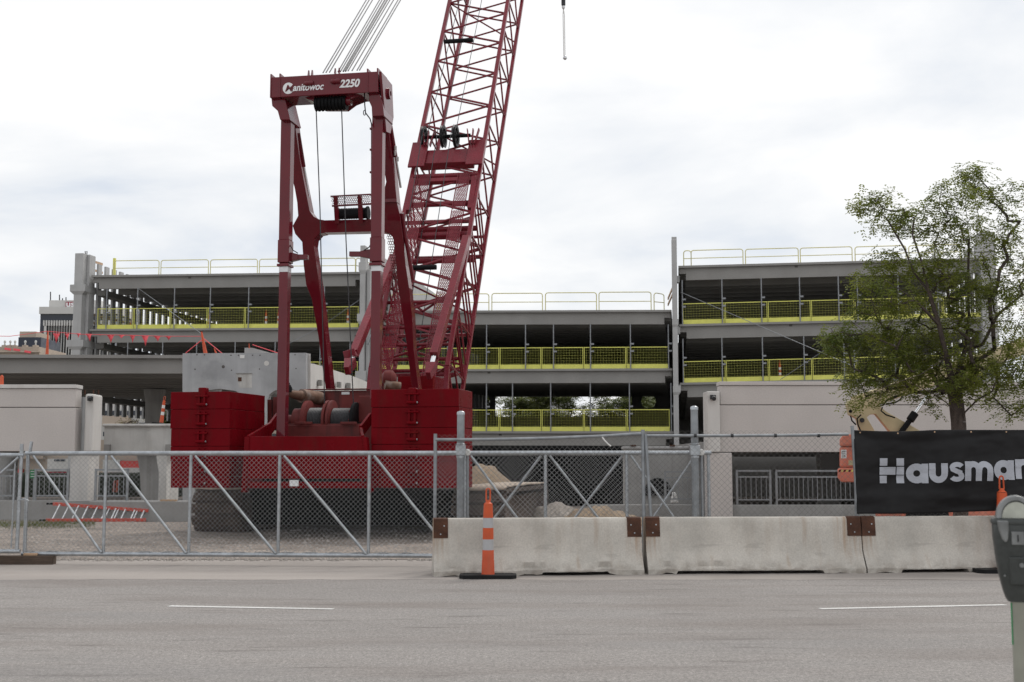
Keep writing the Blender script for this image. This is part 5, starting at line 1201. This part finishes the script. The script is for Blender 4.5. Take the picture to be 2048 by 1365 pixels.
c = channelizer('channelizer', (at(322, 857, 38.4).x, 38.4, at(322, 849, 38.4).z), 'striped orange and white traffic post on the flaking beam left of the counterweights', .68, True, None, True)
c.rotation_euler = (0, R(6), 0)
tag(MB().lathe([(.06, 0), (.05, .25), (.02, .3)], n=10).build('orange_post', M['orange_old']), 'orange post tip showing above the left cream wall', 'post').location = at(3, 771, 36.3)
# --- fibreglass ladder lying against the retaining wall
L0, L1 = gnd(92, 1045), gnd(292, 1045); lad = thing('ladder', 'red fibreglass extension ladder lying on its side against the low grey wall', 'ladder')
bt = [at(92, 1043, 34.4), at(292, 1040, 34.6)]; tp = [at(106, 1008, 34.85), at(297, 1022, 34.88)]
bt[0].z = bt[1].z = .06
MB().bar(bt[0], bt[1], .05, .09, (0, 1, 0)).build('side_rail', M['ladder'], lad, bevel=.006); MB().bar(tp[0], tp[1], .05, .09, (0, 1, 0)).build('side_rail', M['ladder'], lad, bevel=.006)
MB().bar(bt[0] + Vector((.2, .06, .0)), bt[1] + Vector((-.25, .06, .01)), .04, .07, (0, 1, 0)).build('fly_rail', M['ladder'], lad)
for i in range(10):
    u = .06 + i * .098; a, c_ = bt[0].lerp(bt[1], u), tp[0].lerp(tp[1], u + .015)
    MB().bar(a, c_, .035, .045).build('rung', M['alu'], lad)
    if i in (5, 6, 8): MB().bar(a + Vector((.07, .03, 0)), c_ + Vector((.07, .03, 0)), .03, .04).build('rung', M['alu'], lad)
for p in (bt[0], tp[0]): MB().cbox(p + Vector((-.09, 0, 0)), (.16, .07, .05)).build('foot', M['rubber'], lad)

# ------------------------------------------------------------------ boom lift behind the banner
LD = 26.5
lift = thing('boom_lift', 'cream and faded orange articulated boom lift standing behind the black banner', 'boom lift')
def lp(x, y, d=0.0): return at(x, y, LD + d)
cwq = [(1680, 874), (1690, 870), (1716, 868), (1790, 868), (1790, 965), (1684, 964), (1676, 957), (1675, 940), (1679, 936), (1679, 890)]
MB().prism([lp(x, y) for x, y in [(1679, 893), (1800, 893), (1800, 936), (1679, 936)]], (.42, 1.5, 0)).build('counterweight_casing', M['lift_orange'], lift, bevel=.05)
MB().prism([lp(x, y, -.05) for x, y in [(1675, 940), (1677, 936), (1800, 936), (1800, 965), (1682, 965), (1675, 956)]], (.45, 1.6, 0)).build('counterweight_skirt', M['lift_orange'], lift, bevel=.03)
MB().prism([lp(x, y, -.03) for x, y in [(1679, 880), (1684, 872), (1694, 869), (1800, 869), (1800, 893), (1679, 893)]], (.43, 1.55, 0)).build('hood', M['lift_orange'], lift, bevel=.04)
for i in range(8): MB().prism([lp(1679 + i * 5, 940, -.056), lp(1682 + i * 5, 940, -.056), lp(1680 + i * 5, 944, -.056), lp(1677 + i * 5, 944, -.056)], (0, .004, 0)).build('hazard_stripe', M['yellow'] if i % 2 else M['black_steel'], lift)
MB().prism([lp(x, y, -.004) for x, y in ((1682, 900), (1693, 900), (1693, 917), (1682, 917))], (0, .003, 0)).build('decal', M['white_paint'], lift)
for y in (902.5, 906, 910, 913.5): MB().prism([lp(x, yy, -.006) for x, yy in ((1683.5, y), (1691, y), (1691, y + 1.4), (1683.5, y + 1.4))], (0, .001, 0)).build('decal_line', M['dark_steel'], lift)
MB().prism([lp(x, y, -.004) for x, y in ((1697, 921), (1709, 921), (1709, 931), (1697, 931))], (0, .003, 0)).build('decal', M['cream'], lift)
MB().box((lp(1800, 980).x, LD - .1, .35), (lp(2060, 980).x, LD + 1.9, 1.1)).build('chassis', M['lift_orange'], lift, bevel=.05)
for x in (1850, 2080):
    for d in (-.1, 1.6): MB().lathe([(.2, -.16), (.42, -.15), (.46, -.1), (.46, .1), (.42, .15), (.2, .16)], (lp(x, 980).x, LD + d + .1, .46), 'y', 24).build('wheel', M['rubber'], lift, smooth=40)
link1 = [(1694, 809), (1698, 801), (1712, 798), (1735, 790), (1756, 790), (1760, 812), (1772, 823), (1848, 866), (1782, 866), (1752, 829), (1741, 829), (1734, 835), (1752, 866), (1722, 866), (1714, 838), (1704, 832), (1699, 830)]
MB().prism([lp(x, y, .35) for x, y in link1], (0, .16, 0)).build('riser_link', M['cream'], lift, bevel=.012)
MB().bar(lp(1712, 808, .58), lp(2075, 684, 1.6), .30, .34, (0, 1, 0)).build('upper_boom', M['cream'], lift, bevel=.02)
MB().lathe([(.05, -.02), (.05, .02)], lp(1724, 841, .34), 'y', 14).build('pivot_pin', M['dark_steel'], lift); MB().lathe([(.035, -.02), (.035, .02)], lp(1701, 823, .34), 'y', 12).build('pivot_pin', M['black_steel'], lift)
MB().tube([lp(1820, 841, .3), lp(1830, 827, .32)], .085, 16).build('cylinder_barrel', M['black_steel'], lift, smooth=40); MB().tube([lp(1800, 868, .28), lp(1822, 838, .3)], .06, 12).build('cylinder_barrel', M['black_steel'], lift, smooth=40)
MB().tube([lp(1828, 830, .31), lp(1862, 782, .4)], .042, 14).build('cylinder_rod', M['chrome'], lift, smooth=40)
for pts in (((1765, 815), (1762, 822), (1772, 830), (1790, 836)), ((1765, 812), (1775, 800), (1790, 796), (1806, 788)), ((1772, 808), (1790, 806), (1800, 800), (1808, 788)), ((1770, 804), (1785, 795), (1806, 787)), ((1722, 830), (1714, 838), (1716, 850), (1721, 862)), ((1701, 832), (1704, 842), (1712, 850))):
    MB().tube([lp(x, y, .27) for x, y in pts], .016, 6).build('hydraulic_hose', M['black_steel'], lift, smooth=60)
# ------------------------------------------------------------------ parking meter at the near kerb
MDp = 4.85; mx = at(2034, 1100, MDp).x
meter = thing('parking_meter', 'grey single head parking meter on a pale pole at the right edge', 'parking meter', (mx, MDp, .125), R(-18))
M['meter'] = mat('grey_meter_enamel', (0.048, 0.052, 0.05), .42, .3, .2, 9, fine=.12, bump=.06, bscale=60)
M['meter_rim'] = mat('worn_cast_rim', (0.20, 0.205, 0.205), .4, .6, .3, 14)
M['meter_win'] = mat('hazy_meter_window', (0.45, 0.46, 0.40), .25, 0, .2, 10)
M['pole_paint'] = mat('pale_green_grey_pole', (0.31, 0.31, 0.265), .6, .1, .2, 5, streak=.5, scol=(.16, .14, .08))
M['green'] = mat('green_sticker', (0.0, 0.20, 0.055), .5, 0, .1, 5)
mz = lambda y: at(2034, y, MDp).z - .125
prof = [(1044, .084, .066), (1052, .088, .070), (1075, .087, .070), (1110, .081, .066), (1150, .070, .058), (1180, .058, .05), (1196, .048, .044), (1203, .040, .040)]
b = MB(); vs = []; n = 28
def sq(t, a, c, e=2.8): ct, st = math.cos(t), math.sin(t); return (math.copysign(abs(ct) ** (2/e), ct) * a, math.copysign(abs(st) ** (2/e), st) * c)
for y, w, d in prof:
    for i in range(n): u, v = sq(2 * math.pi * i / n, w, d); vs.append((u, v, mz(y)))
k = len(prof); b.add(vs, [(i*n+j, (i+1)*n+j, (i+1)*n+(j+1)%n, i*n+(j+1)%n) for i in range(k-1) for j in range(n)] + [tuple(range(n)), tuple(range(k*n-1, (k-1)*n-1, -1))])
body = b.build('housing', M['meter'], meter, smooth=50)
b = MB(); vs = []
for y, w, d in ((1048, .091, .073), (1042, .093, .075), (1037, .088, .07)):
    for i in range(n): u, v = sq(2 * math.pi * i / n, w, d); vs.append((u, v, mz(y)))
b.add(vs, [(i*n+j, (i+1)*n+j, (i+1)*n+(j+1)%n, i*n+(j+1)%n) for i in range(2) for j in range(n)] + [tuple(range(2*n, 3*n))]).build('lid_rim', M['meter'], meter, smooth=50)
arch = []; zc = mz(1036); rx, rz_ = .072, mz(991) - zc
b = MB(); vs = []; m_ = 20
for i in range(m_ + 1):
    a = math.pi * i / m_
    for (rr_, yy) in ((1.0, -.052), (1.0, .052), (.72, .052), (.72, -.052)): vs.append((-rx * rr_ * math.cos(a), yy * (1 - .25 * math.sin(a)), zc + rz_ * rr_ * math.sin(a)))
b.add(vs, [(i*4+j, i*4+(j+1)%4, (i+1)*4+(j+1)%4, (i+1)*4+j) for i in range(m_) for j in range(4)]).build('window_arch', M['meter_rim'], meter, smooth=50, bevel=.006)
for yy in (-.045, .04): MB().prism([(-.052 * math.cos(math.pi * i / 12), yy, zc + rz_ * .72 * math.sin(math.pi * i / 12)) for i in range(13)], (0, .005, 0)).build('window', M['meter_win'], meter)
tongue = [(-.072, 1040), (-.066, 1060), (-.055, 1078), (-.042, 1085), (-.034, 1078), (-.030, 1058), (-.030, 1040)]
MB().prism([(x, -.078, mz(y)) for x, y in tongue], (0, .02, 0)).build('arch_foot', M['meter_rim'], meter, bevel=.006); MB().prism([(-x, -.078, mz(y)) for x, y in tongue], (0, .02, 0)).build('arch_foot', M['meter_rim'], meter, bevel=.006)
MB().prism([(-.035, -.0745, mz(1112)), (.05, -.0745, mz(1112)), (.045, -.066, mz(1168)), (-.03, -.066, mz(1168))], (0, .01, 0)).build('vault_door', M['meter'], meter, bevel=.006)
for x, y, r_ in ((-.058, 1062, .004), (.058, 1062, .004), (-.05, 1150, .004), (.05, 1150, .004)): MB().lathe([(r_, -.004), (r_, .004)], (x, -.068 if y < 1100 else -.052, mz(y)), 'y', 8).build('screw', M['meter_rim'], meter)
MB().cbox((.0, -.0725, mz(1075)), (.045, .008, .05)).build('coin_plate', M['meter_rim'], meter, bevel=.002); MB().cbox((.0, -.077, mz(1075)), (.004, .004, .026)).build('coin_slot', M['black_steel'], meter)
MB().lathe([(.009, -.006), (.009, .004)], (.01, -.074, mz(1128)), 'y', 12).build('vault_lock', M['meter_rim'], meter, smooth=40)
MB().lathe([(.03, 0), (.03, mz(1203) - .005), (.036, mz(1203)), (.036, mz(1197))], n=20).build('pole', M['pole_paint'], meter, smooth=50)
b = MB(); vs = []
for y in (1206, 1290):
    for i in range(7): a = math.pi * .92 + i * .13; vs.append((.0306 * math.cos(a), .0306 * math.sin(a), mz(y)))
b.add(vs, [(i, i+1, 7+i+1, 7+i) for i in range(6)]).build('sticker', M['green'], meter)

# ------------------------------------------------------------------ trees
def leaf_mat(name, col, tr):
    m = bpy.data.materials.new(name); m.use_nodes = True; nt = m.node_tree; N = nt.nodes.new; L = nt.links.new; nt.nodes.clear()
    out = N('ShaderNodeOutputMaterial'); df = N('ShaderNodeBsdfPrincipled'); df.inputs['Roughness'].default_value = .55; tl = N('ShaderNodeBsdfTranslucent'); mx = N('ShaderNodeMixShader'); mx.inputs[0].default_value = tr
    tc = N('ShaderNodeTexCoord'); n1 = N('ShaderNodeTexNoise'); n1.inputs['Scale'].default_value = 1.4; n1.inputs['Detail'].default_value = 6; L(tc.outputs['Object'], n1.inputs['Vector'])
    rp = N('ShaderNodeValToRGB'); e = rp.color_ramp.elements; e[0].position = .32; e[1].position = .70
    e[0].color = (col[0] * .6, col[1] * .65, col[2] * .6, 1); e[1].color = (col[0] * 1.5, col[1] * 1.25, col[2] * 1.1, 1); k = e.new(.8); k.color = (col[0] * 2.4, col[1] * 1.35, col[2] * 1.1, 1)
    L(n1.outputs['Fac'], rp.inputs[0]); L(rp.outputs[0], df.inputs['Base Color']); L(rp.outputs[0], tl.inputs['Color']); L(df.outputs[0], mx.inputs[1]); L(tl.outputs[0], mx.inputs[2]); L(mx.outputs[0], out.inputs[0]); return m
M['leaf'] = leaf_mat('locust_leaves', (0.16, 0.205, 0.04), .52)
M['leaf_far'] = leaf_mat('distant_leaves', (0.11, 0.145, 0.04), .45)
M['leaf_dry'] = leaf_mat('dry_leaves', (0.16, 0.14, 0.06), .3)
def tree(name, label, base, limbs, blobs, nleaf, leaf, seed, m, rad, grp=None, droop=1.0, per=9):
    # limbs: list of polylines (world points); blobs: (centre, radii xyz, weight)
    g = random.Random(seed); t = thing(name, label, 'tree', base, 0, grp); base = Vector(base)
    nodes = []; par = []; tips = []
    for li, pl in enumerate(limbs):
        prev = -1
        if li:
            d = [(nodes[i] - pl[0]).length for i in range(len(nodes))]; prev = d.index(min(d))
        for j, p in enumerate(pl):
            if li and j == 0 and (nodes[prev] - p).length < .05: continue
            if prev >= 0:
                q0 = nodes[prev]; k = max(1, int((p - q0).length / .45))
                for s in range(1, k + 1):
                    w = Vector((g.uniform(-1, 1), g.uniform(-1, 1), g.uniform(-1, 1))) * (.045 if s < k else 0)
                    nodes.append(q0.lerp(p, s / k) + w); par.append(prev); prev = len(nodes) - 1
            else: nodes.append(p.copy()); par.append(-1); prev = len(nodes) - 1
    tot = sum(w for _, _, w in blobs); att = []
    for c, r, w in blobs:
        for i in range(max(2, int(per * w / tot * len(blobs)))):
            while True:
                v = Vector((g.uniform(-1, 1), g.uniform(-1, 1), g.uniform(-1, 1)))
                if v.length < 1: break
            att.append(c + Vector((v.x * r[0], v.y * r[1], v.z * r[2])))
    root = limbs[0][-1]; att.sort(key=lambda p: (p - root).length); sprays = []
    for a in att:
        best = min(range(len(nodes)), key=lambda i: (nodes[i] - a).length + .35 * max(0, nodes[i].z - a.z) * droop)
        q0 = nodes[best]; L_ = (a - q0).length; prev = best; k = max(1, int(L_ / .35))
        for s in range(1, k + 1):
            u = s / k; w = Vector((g.uniform(-1, 1), g.uniform(-1, 1), g.uniform(-1, 1))) * .05 * L_ / k * 2
            nodes.append(q0.lerp(a, u) + Vector((0, 0, .10 * L_ * math.sin(u * math.pi))) + (w if s < k else w * 0)); par.append(prev); prev = len(nodes) - 1
            if L_ * u > .2 or s == k: sprays.append((nodes[-1], (a - q0).normalized()))
    w = [0.0] * len(nodes); kids = [0] * len(nodes)
    for p in par:
        if p >= 0: kids[p] += 1
    for i in range(len(nodes) - 1, -1, -1):
        if kids[i] == 0: w[i] = 1.0
        if par[i] >= 0: w[par[i]] += w[i]
    rmax = w[0] ** .58; rr = [max(.0032 * rad / .15, rad * (x ** .58) / rmax) for x in w]
    tb = MB(); bb = MB(); heavy = rad * .30
    for i, p in enumerate(par):
        if p < 0: continue
        n = 10 if rr[i] > heavy else (5 if rr[i] > .012 else 3)
        (tb if rr[i] > heavy else bb).tube([nodes[p] - base, nodes[i] - base], [min(rr[p], rr[i] * 1.35), rr[i]], n, False)
    tb.build('trunk', M['bark'], t, smooth=70); bb.build('branches', M['bark'], t, smooth=70, kind='stuff')
    vs = []; fs = []; per_s = max(1, nleaf // max(1, len(sprays)))
    for p, d in sprays:
        for _ in range(max(1, per_s // 8)):
            o = p - base + Vector((g.gauss(0, 1), g.gauss(0, 1), g.gauss(0, .8))) * leaf * 1.5
            yaw = g.random() * 6.283; dv = Vector((math.cos(yaw), math.sin(yaw), g.uniform(-1.1, .25) * droop)).normalized(); sd = dv.cross(Vector((0, 0, 1))).normalized(); Lr = leaf * g.uniform(2.2, 3.6)
            for q in range(8):                     # leaflets in pairs along a drooping stalk
                u = (q // 2 + .5) / 4; c = o + dv * (Lr * u) - Vector((0, 0, .25 * Lr * u * u * droop)); s_ = (1 if q % 2 else -1)
                ax = (sd * s_ + dv * .5 + Vector((0, 0, g.uniform(-.5, .2)))).normalized() * leaf * g.uniform(.75, 1.2); wv = (dv + Vector((g.uniform(-.4, .4), g.uniform(-.4, .4), g.uniform(-.4, .4)))).normalized() * leaf * .30
                b0 = len(vs); vs += [c, c + ax * .5 + wv, c + ax, c + ax * .5 - wv]; fs.append((b0, b0+1, b0+2, b0+3))
    me = bpy.data.meshes.new('crown'); me.from_pydata([tuple(v) for v in vs], [], fs); me.materials.append(m); me.update()
    link('crown', me, t, kind='stuff'); return t
TD = 22.8
def tp_(x, y, d=0.0): return at(x, y, TD + d)
base = tp_(1920, 1000); base.z = .0
limbs = [[base, tp_(1919, 890), tp_(1917, 845), tp_(1912, 800), tp_(1907, 775)],
         [tp_(1907, 775), tp_(1893, 715, -.3), tp_(1878, 650, -.4), tp_(1858, 585, -.5), tp_(1842, 520, -.5), tp_(1825, 470, -.4)],
         [tp_(1907, 775), tp_(1930, 700, .3), tp_(1938, 630, .4), tp_(1936, 560, .3), tp_(1938, 480, .2), tp_(1930, 400, .1)],
         [tp_(1921, 850), tp_(1930, 825, -.2), tp_(1955, 800, -.3), tp_(1985, 783, -.4), tp_(2030, 778, -.5)],
         [tp_(1915, 830), tp_(1893, 806, -.4), tp_(1870, 790, -.7), tp_(1830, 770, -1.0)],
         [tp_(1930, 700, .3), tp_(1965, 690, .1), tp_(1995, 630, -.1), tp_(2045, 590, -.2)],
         [tp_(1893, 715, -.3), tp_(1850, 690, .4), tp_(1790, 660, .7), tp_(1730, 665, .8), tp_(1660, 685, .7)],
         [tp_(1878, 650, -.4), tp_(1830, 600, -.9), tp_(1770, 560, -1.1)],
         [tp_(1907, 775), tp_(1915, 700, 1.0), tp_(1905, 600, 1.3), tp_(1890, 520, 1.2)],
         [tp_(1858, 585, -.5), tp_(1810, 500, -.2), tp_(1775, 440, 0), tp_(1750, 400, .1)],
         [tp_(1893, 715, -.3), tp_(1840, 750, -.8), tp_(1780, 770, -1.0), tp_(1735, 790, -1.0)]]
bl = [(1935,350,20,16,1.1),(1900,388,36,24,1),(1962,398,42,34,1.2),(1745,395,42,20,.8),(1735,418,30,14,.5),(1790,440,55,30,1.5),(1852,435,55,34,1.6),(1925,465,60,36,1.8),(2032,405,30,42,1),(1985,482,50,38,1.6),
      (1740,540,48,30,1.3),(1822,528,75,36,2.4),(1900,560,80,46,3),(2012,560,50,66,2),(1755,600,65,40,2.3),(1850,640,100,54,4.4),(1962,620,66,56,2.6),(1652,690,36,26,1),(1700,662,46,24,1.2),(1780,700,105,54,4.6),(1880,722,100,54,4.4),(2002,722,60,56,2.6),
      (1722,755,46,28,1.6),(1792,765,76,28,2.2),(1728,800,26,12,.45),(1900,770,90,34,2.6),(2022,775,50,52,2),(2075,650,60,110,2),(2085,500,50,90,1.2),(2044,815,28,34,.8),(1868,812,18,14,.3),(1962,750,60,36,1.8)]
blobs = []
for i, (x, y, rx_, ry_, w) in enumerate(bl):
    k = 1 / F * TD; dep = 1.5 * math.sqrt(max(.1, 1 - ((x - 1890) / 330) ** 2 - ((y - 640) / 330) ** 2))
    blobs.append((tp_(x, y, random.Random(i).uniform(-.5, .5)), (rx_ * k, max(.3, dep * .75), ry_ * k), w))
tree('locust_tree', 'young honey locust tree with feathery green leaves behind the black banner', base, limbs, blobs, 62000, .063, 11, M['leaf'], .138, per=24)
def far_tree(x, ybase, ytop, D, w, seed, label, m='leaf_far', n=26000, name='street_tree'):
    g = random.Random(seed); b_ = at(x, 930, D); b_.z = 0; top = at(x, ytop, D).z; W_ = w / F * D / 2; h0 = top * .30
    tr = [[b_, b_ + Vector((.1, 0, h0)), b_ + Vector((.2, 0, top * .55)), b_ + Vector((.1, 0, top * .82))]]
    for i in range(5):
        a = g.uniform(0, 6.28); tr.append([b_ + Vector((.1, 0, h0)), b_ + Vector((math.cos(a) * W_ * .45, math.sin(a) * W_ * .45, top * .55)), b_ + Vector((math.cos(a) * W_ * .8, math.sin(a) * W_ * .8, top * g.uniform(.6, .8)))])
    bl_ = []
    for i in range(16):
        a = g.uniform(0, 6.28); q = g.uniform(.15, .85) ** .7; z = g.uniform(.42, .9); sh = math.sqrt(max(.1, 1 - ((z - .6) / .45) ** 2))
        bl_.append((b_ + Vector((math.cos(a) * W_ * q * sh, math.sin(a) * W_ * q * sh, top * z)), (W_ * .34, W_ * .34, top * .11), 1))
    return tree(name, label, b_, tr, bl_, n, .20 * D / 110, seed, M[m], .16 * D / 110, 'trees beyond the garage', .6, 7)
far_tree(1040, 930, 770, 128, 150, 1, 'dark green tree behind the garage\'s rear opening, left of its middle')
far_tree(1115, 930, 765, 122, 150, 2, 'spreading tree in the middle of the garage\'s rear opening')
far_tree(1245, 930, 765, 124, 130, 3, 'green tree at the right end of the garage\'s rear opening')
far_tree(1300, 930, 772, 130, 90, 4, 'green tree seen through the garage\'s right round hole')
far_tree(955, 930, 765, 126, 110, 5, 'green tree seen through the garage\'s left round hole')
far_tree(338, 930, 812, 92, 46, 6, 'dark green tree left of the counterweights under the ramp deck')
far_tree(258, 930, 815, 96, 56, 7, 'half bare dry tree under the ramp deck', 'leaf_dry', 2600)

# ------------------------------------------------------------------ buildings far behind
M['glass_dark'] = mat('dark_window_glass', (0.012, 0.017, 0.03), .12, 0, .3, .2)
M['tower_white'] = mat('tower_stone', (0.55, 0.54, 0.52), .8, 0, .05, .2)
M['tan'] = mat('tan_stone', (0.40, 0.33, 0.27), .9, 0, .15, .4, fine=.15, fscale=3)
M['tan_flat'] = mat('tan_stucco', (0.46, 0.38, 0.31), .9, 0, .08, .3)
M['navy'] = mat('navy_cladding', (0.018, 0.024, 0.045), .4, 0, .2, .3)
M['sign_red'] = mat('dark_red_sign', (0.28, 0.015, 0.04), .5, 0, .05, 1)
M['awning_red'] = mat('bright_red_awning', (0.60, 0.05, 0.04), .6, 0, .1, 2)
M['hedge'] = mat('dark_hedge', (0.025, 0.032, 0.02), .95, 0, .5, 3, fine=.4, fscale=12, bump=1, bscale=8)
TW = 260.0
tw = thing('office_tower', 'dark glass office tower with white vertical fins and rounded arch tops', 'building')
piece_g('glass_body', 81, 232, 628, TW, 14, 'glass_dark', tw, 0); piece('parapet_band', 78, 236, 614, 628, TW - .6, 15, 'tower_white', tw, 0); piece('penthouse', 98, 200, 601, 614, TW + 2, 10, 'tower_white', tw, 0)
piece('corner_band', 81, 84, 628, 712, TW - .25, .25, 'tower_white', tw, 0) if False else None
for i in range(26):
    x = 87.5 + i * 5.2; f_ = MB(); blk(f_, x - .6, x + .6, 652, 930, TW - .7, .7)
    a = [at(x - 1.5, 652, TW - .8), at(x + 1.5, 652, TW - .8), at(x + 1.5, 645, TW - .8), at(x + .9, 641, TW - .8), at(x - .9, 641, TW - .8), at(x - 1.5, 645, TW - .8)]
    f_.prism(a, (0, .8, 0)); f_.build('fin', M['tower_white'], tw)
sg = piece('sign', 131, 152, 604, 615.5, TW + 1.6, .3, 'sign_red', tw, 0)
a, c = at(132.2, 614.2, TW + 1.55), at(148.5, 614.2, TW + 1.55)
put_text('lettering', 'us', a, c, TW + 1.55, (614.2 - 605.4) / F * TW, 0, .03, 'white_paint', sg)
for x, y0 in ((101, 584), (119, 590), (125, 597), (132, 595)): MB().tube([at(x, 603, TW + 4), at(x, y0, TW + 4)], .12, 4).build('antenna', M['dark_steel'], tw)
ob = thing('ornate_building', 'old tan stone building with urn finials along its parapet at the left edge', 'building'); OD = 200.0
piece_g('wall', -120, 79, 694, OD, 12, 'tan', ob, 0); piece('cornice', -120, 80, 702, 705, OD - .5, .5, 'tan_flat', ob, 0)
for i, x in enumerate((7, 18, 27.5, 48, 69, -12, -32)):
    piece('merlon', x - 4, x + 4, 690.5, 694.2, OD + .02, 1, 'tan', ob, 0); p = at(x, 690.5, OD); MB().lathe([(.1, 0), (.16, .15), (.08, .25), (.2, .5), (.18, .7), (.0, .85)], p + Vector((0, .5, 0)), n=10).build('urn_finial', M['tower_white'], ob, smooth=50)
for i, (x, y) in enumerate(((15, 697.5), (33, 699), (55, 703))): MB().bar(at(x - 6, y, OD - .6), at(x + 7, y + 2.2, OD - .6), .06, .35, (0, 1, 0)).build('red_swag', M['flag'], ob)
nb_ = thing('navy_block', 'low navy clad block with a beige penthouse left of the office tower', 'building'); piece_g('cladding', 37, 82, 675, 230, 10, 'navy', nb_, 0); piece('penthouse', 39, 72, 663.5, 675, 232, 7, 'tan_flat', nb_, 0)
wb = thing('parking_block', 'white building with dark strip windows seen under the ramp deck', 'building'); WD = 135.0
piece_g('facade', 150, 352, 800, WD, 12, 'tower_white', wb, 0)
for y0, y1 in ((822, 831), (846, 851), (864, 873)): 
    for x in range(206, 350, 24): piece('window', x, x + 22, y0, y1, WD - .08, .1, 'glass_dark', wb, 0)
piece('ledge', 204, 255, 832, 852, WD - 1.5, 1.4, 'tan_flat', wb, 0)
st = thing('storefront', 'low tan storefront with white and red awning bands seen past the left columns', 'building'); SD = 88.0
piece_g('wall', -160, 345, 880, SD, 8, 'tan_flat', st, 0); 
for x0, x1, y0, y1, m_ in ((-40, 86, 905, 918, 'tan'), (94, 141, 918, 943, 'tower_white'), (205, 240, 920, 945, 'tower_white'), (240, 283, 922, 936, 'awning_red'), (240, 283, 936, 946, 'tower_white'), (330, 345, 925, 945, 'tower_white'), (92, 141, 944, 948, 'sign_red'), (205, 283, 946, 949, 'sign_red'), (12, 42, 938, 950, 'awning_red'), (108, 130, 919, 923, 'glass_dark')):
    piece('awning' if m_ != 'glass_dark' else 'window', x0, x1, y0, y1, SD - .6 - rng.random() * .2, .5, m_, st, 0)
for x in range(-30, 345, 26): piece('shop_window', x, x + 14, 955, 975, SD - .1, .1, 'glass_dark', st, 0)
hd_ = MB(); n = 70
for i in range(n):
    x = -120 + i * 6.8; p = at(x, 990, 62); hd_.lathe([(0, -.1), (.5, 0), (.62, .5), (.5, .85 + .25 * fbm(i * .7, 1)), (.2, 1.12 + .25 * fbm(i * .7, 1)), (0, 1.2)], (p.x, 62 + .3 * fbm(i, 2), .0), n=9)
o = hd_.build('hedge', M['hedge'], smooth=60, kind='stuff'); tag(o, 'dark clipped hedge behind the left pipe railings', 'hedge')
for x, y0, y1, D_, lab in ((227, 965, 985, 58, 'left'), (233, 963, 985, 58, 'right')):
    o = MB().tube([Vector((0, 0, 0)), Vector((.03, 0, .55))], .045, 8).build('red_marker', M['orange_old'], smooth=50); o.location = at(x, y1, D_); tag(o, f'small red marker rod behind the middle left railing, {lab} one of two', 'marker', 'red marker rods')
o = thing('road_sign', 'small green and white street sign behind the left gate', 'sign', (at(66, 1000, 48).x, 48, 0)); b0 = o.location.x
MB().tube([(0, .03, 0), (0, .03, at(66, 938, 48).z)], .03, 6).build('post', M['galv_old'], o)
a, c = at(60, 957, 48), at(71, 940, 48); MB().box((a.x - b0, -.02, a.z), (c.x - b0, .0, c.z)).build('plate', M['green'], o)
for y in (943, 948, 953): a, c = at(62, y + 1.2, 48), at(69, y, 48); MB().box((a.x - b0, -.026, a.z), (c.x - b0, -.021, c.z)).build('lettering_bar', M['white_paint'], o)
gb2 = thing('far_building', 'pale building glimpsed between the trees behind the garage', 'building'); piece_g('wall', 1060, 1140, 778, 150, 8, 'tower_white', gb2, 0); piece('roof_edge', 1058, 1142, 775, 778, 149.8, 8.4, 'conc', gb2, 0)

lb2 = thing('low_building', 'long low tan building far off, glimpsed past the crane under the left bay', 'building')
piece_g('wall', 352, 780, 846, 158, 8, 'tan', lb2, 0); piece('roof_edge', 350, 782, 842, 846, 157.8, 8.4, 'conc', lb2, 0)
for i in range(16): piece('window', 362 + i * 26, 376 + i * 26, 868, 890, 157.9, .1, 'glass_dark', lb2, 0)
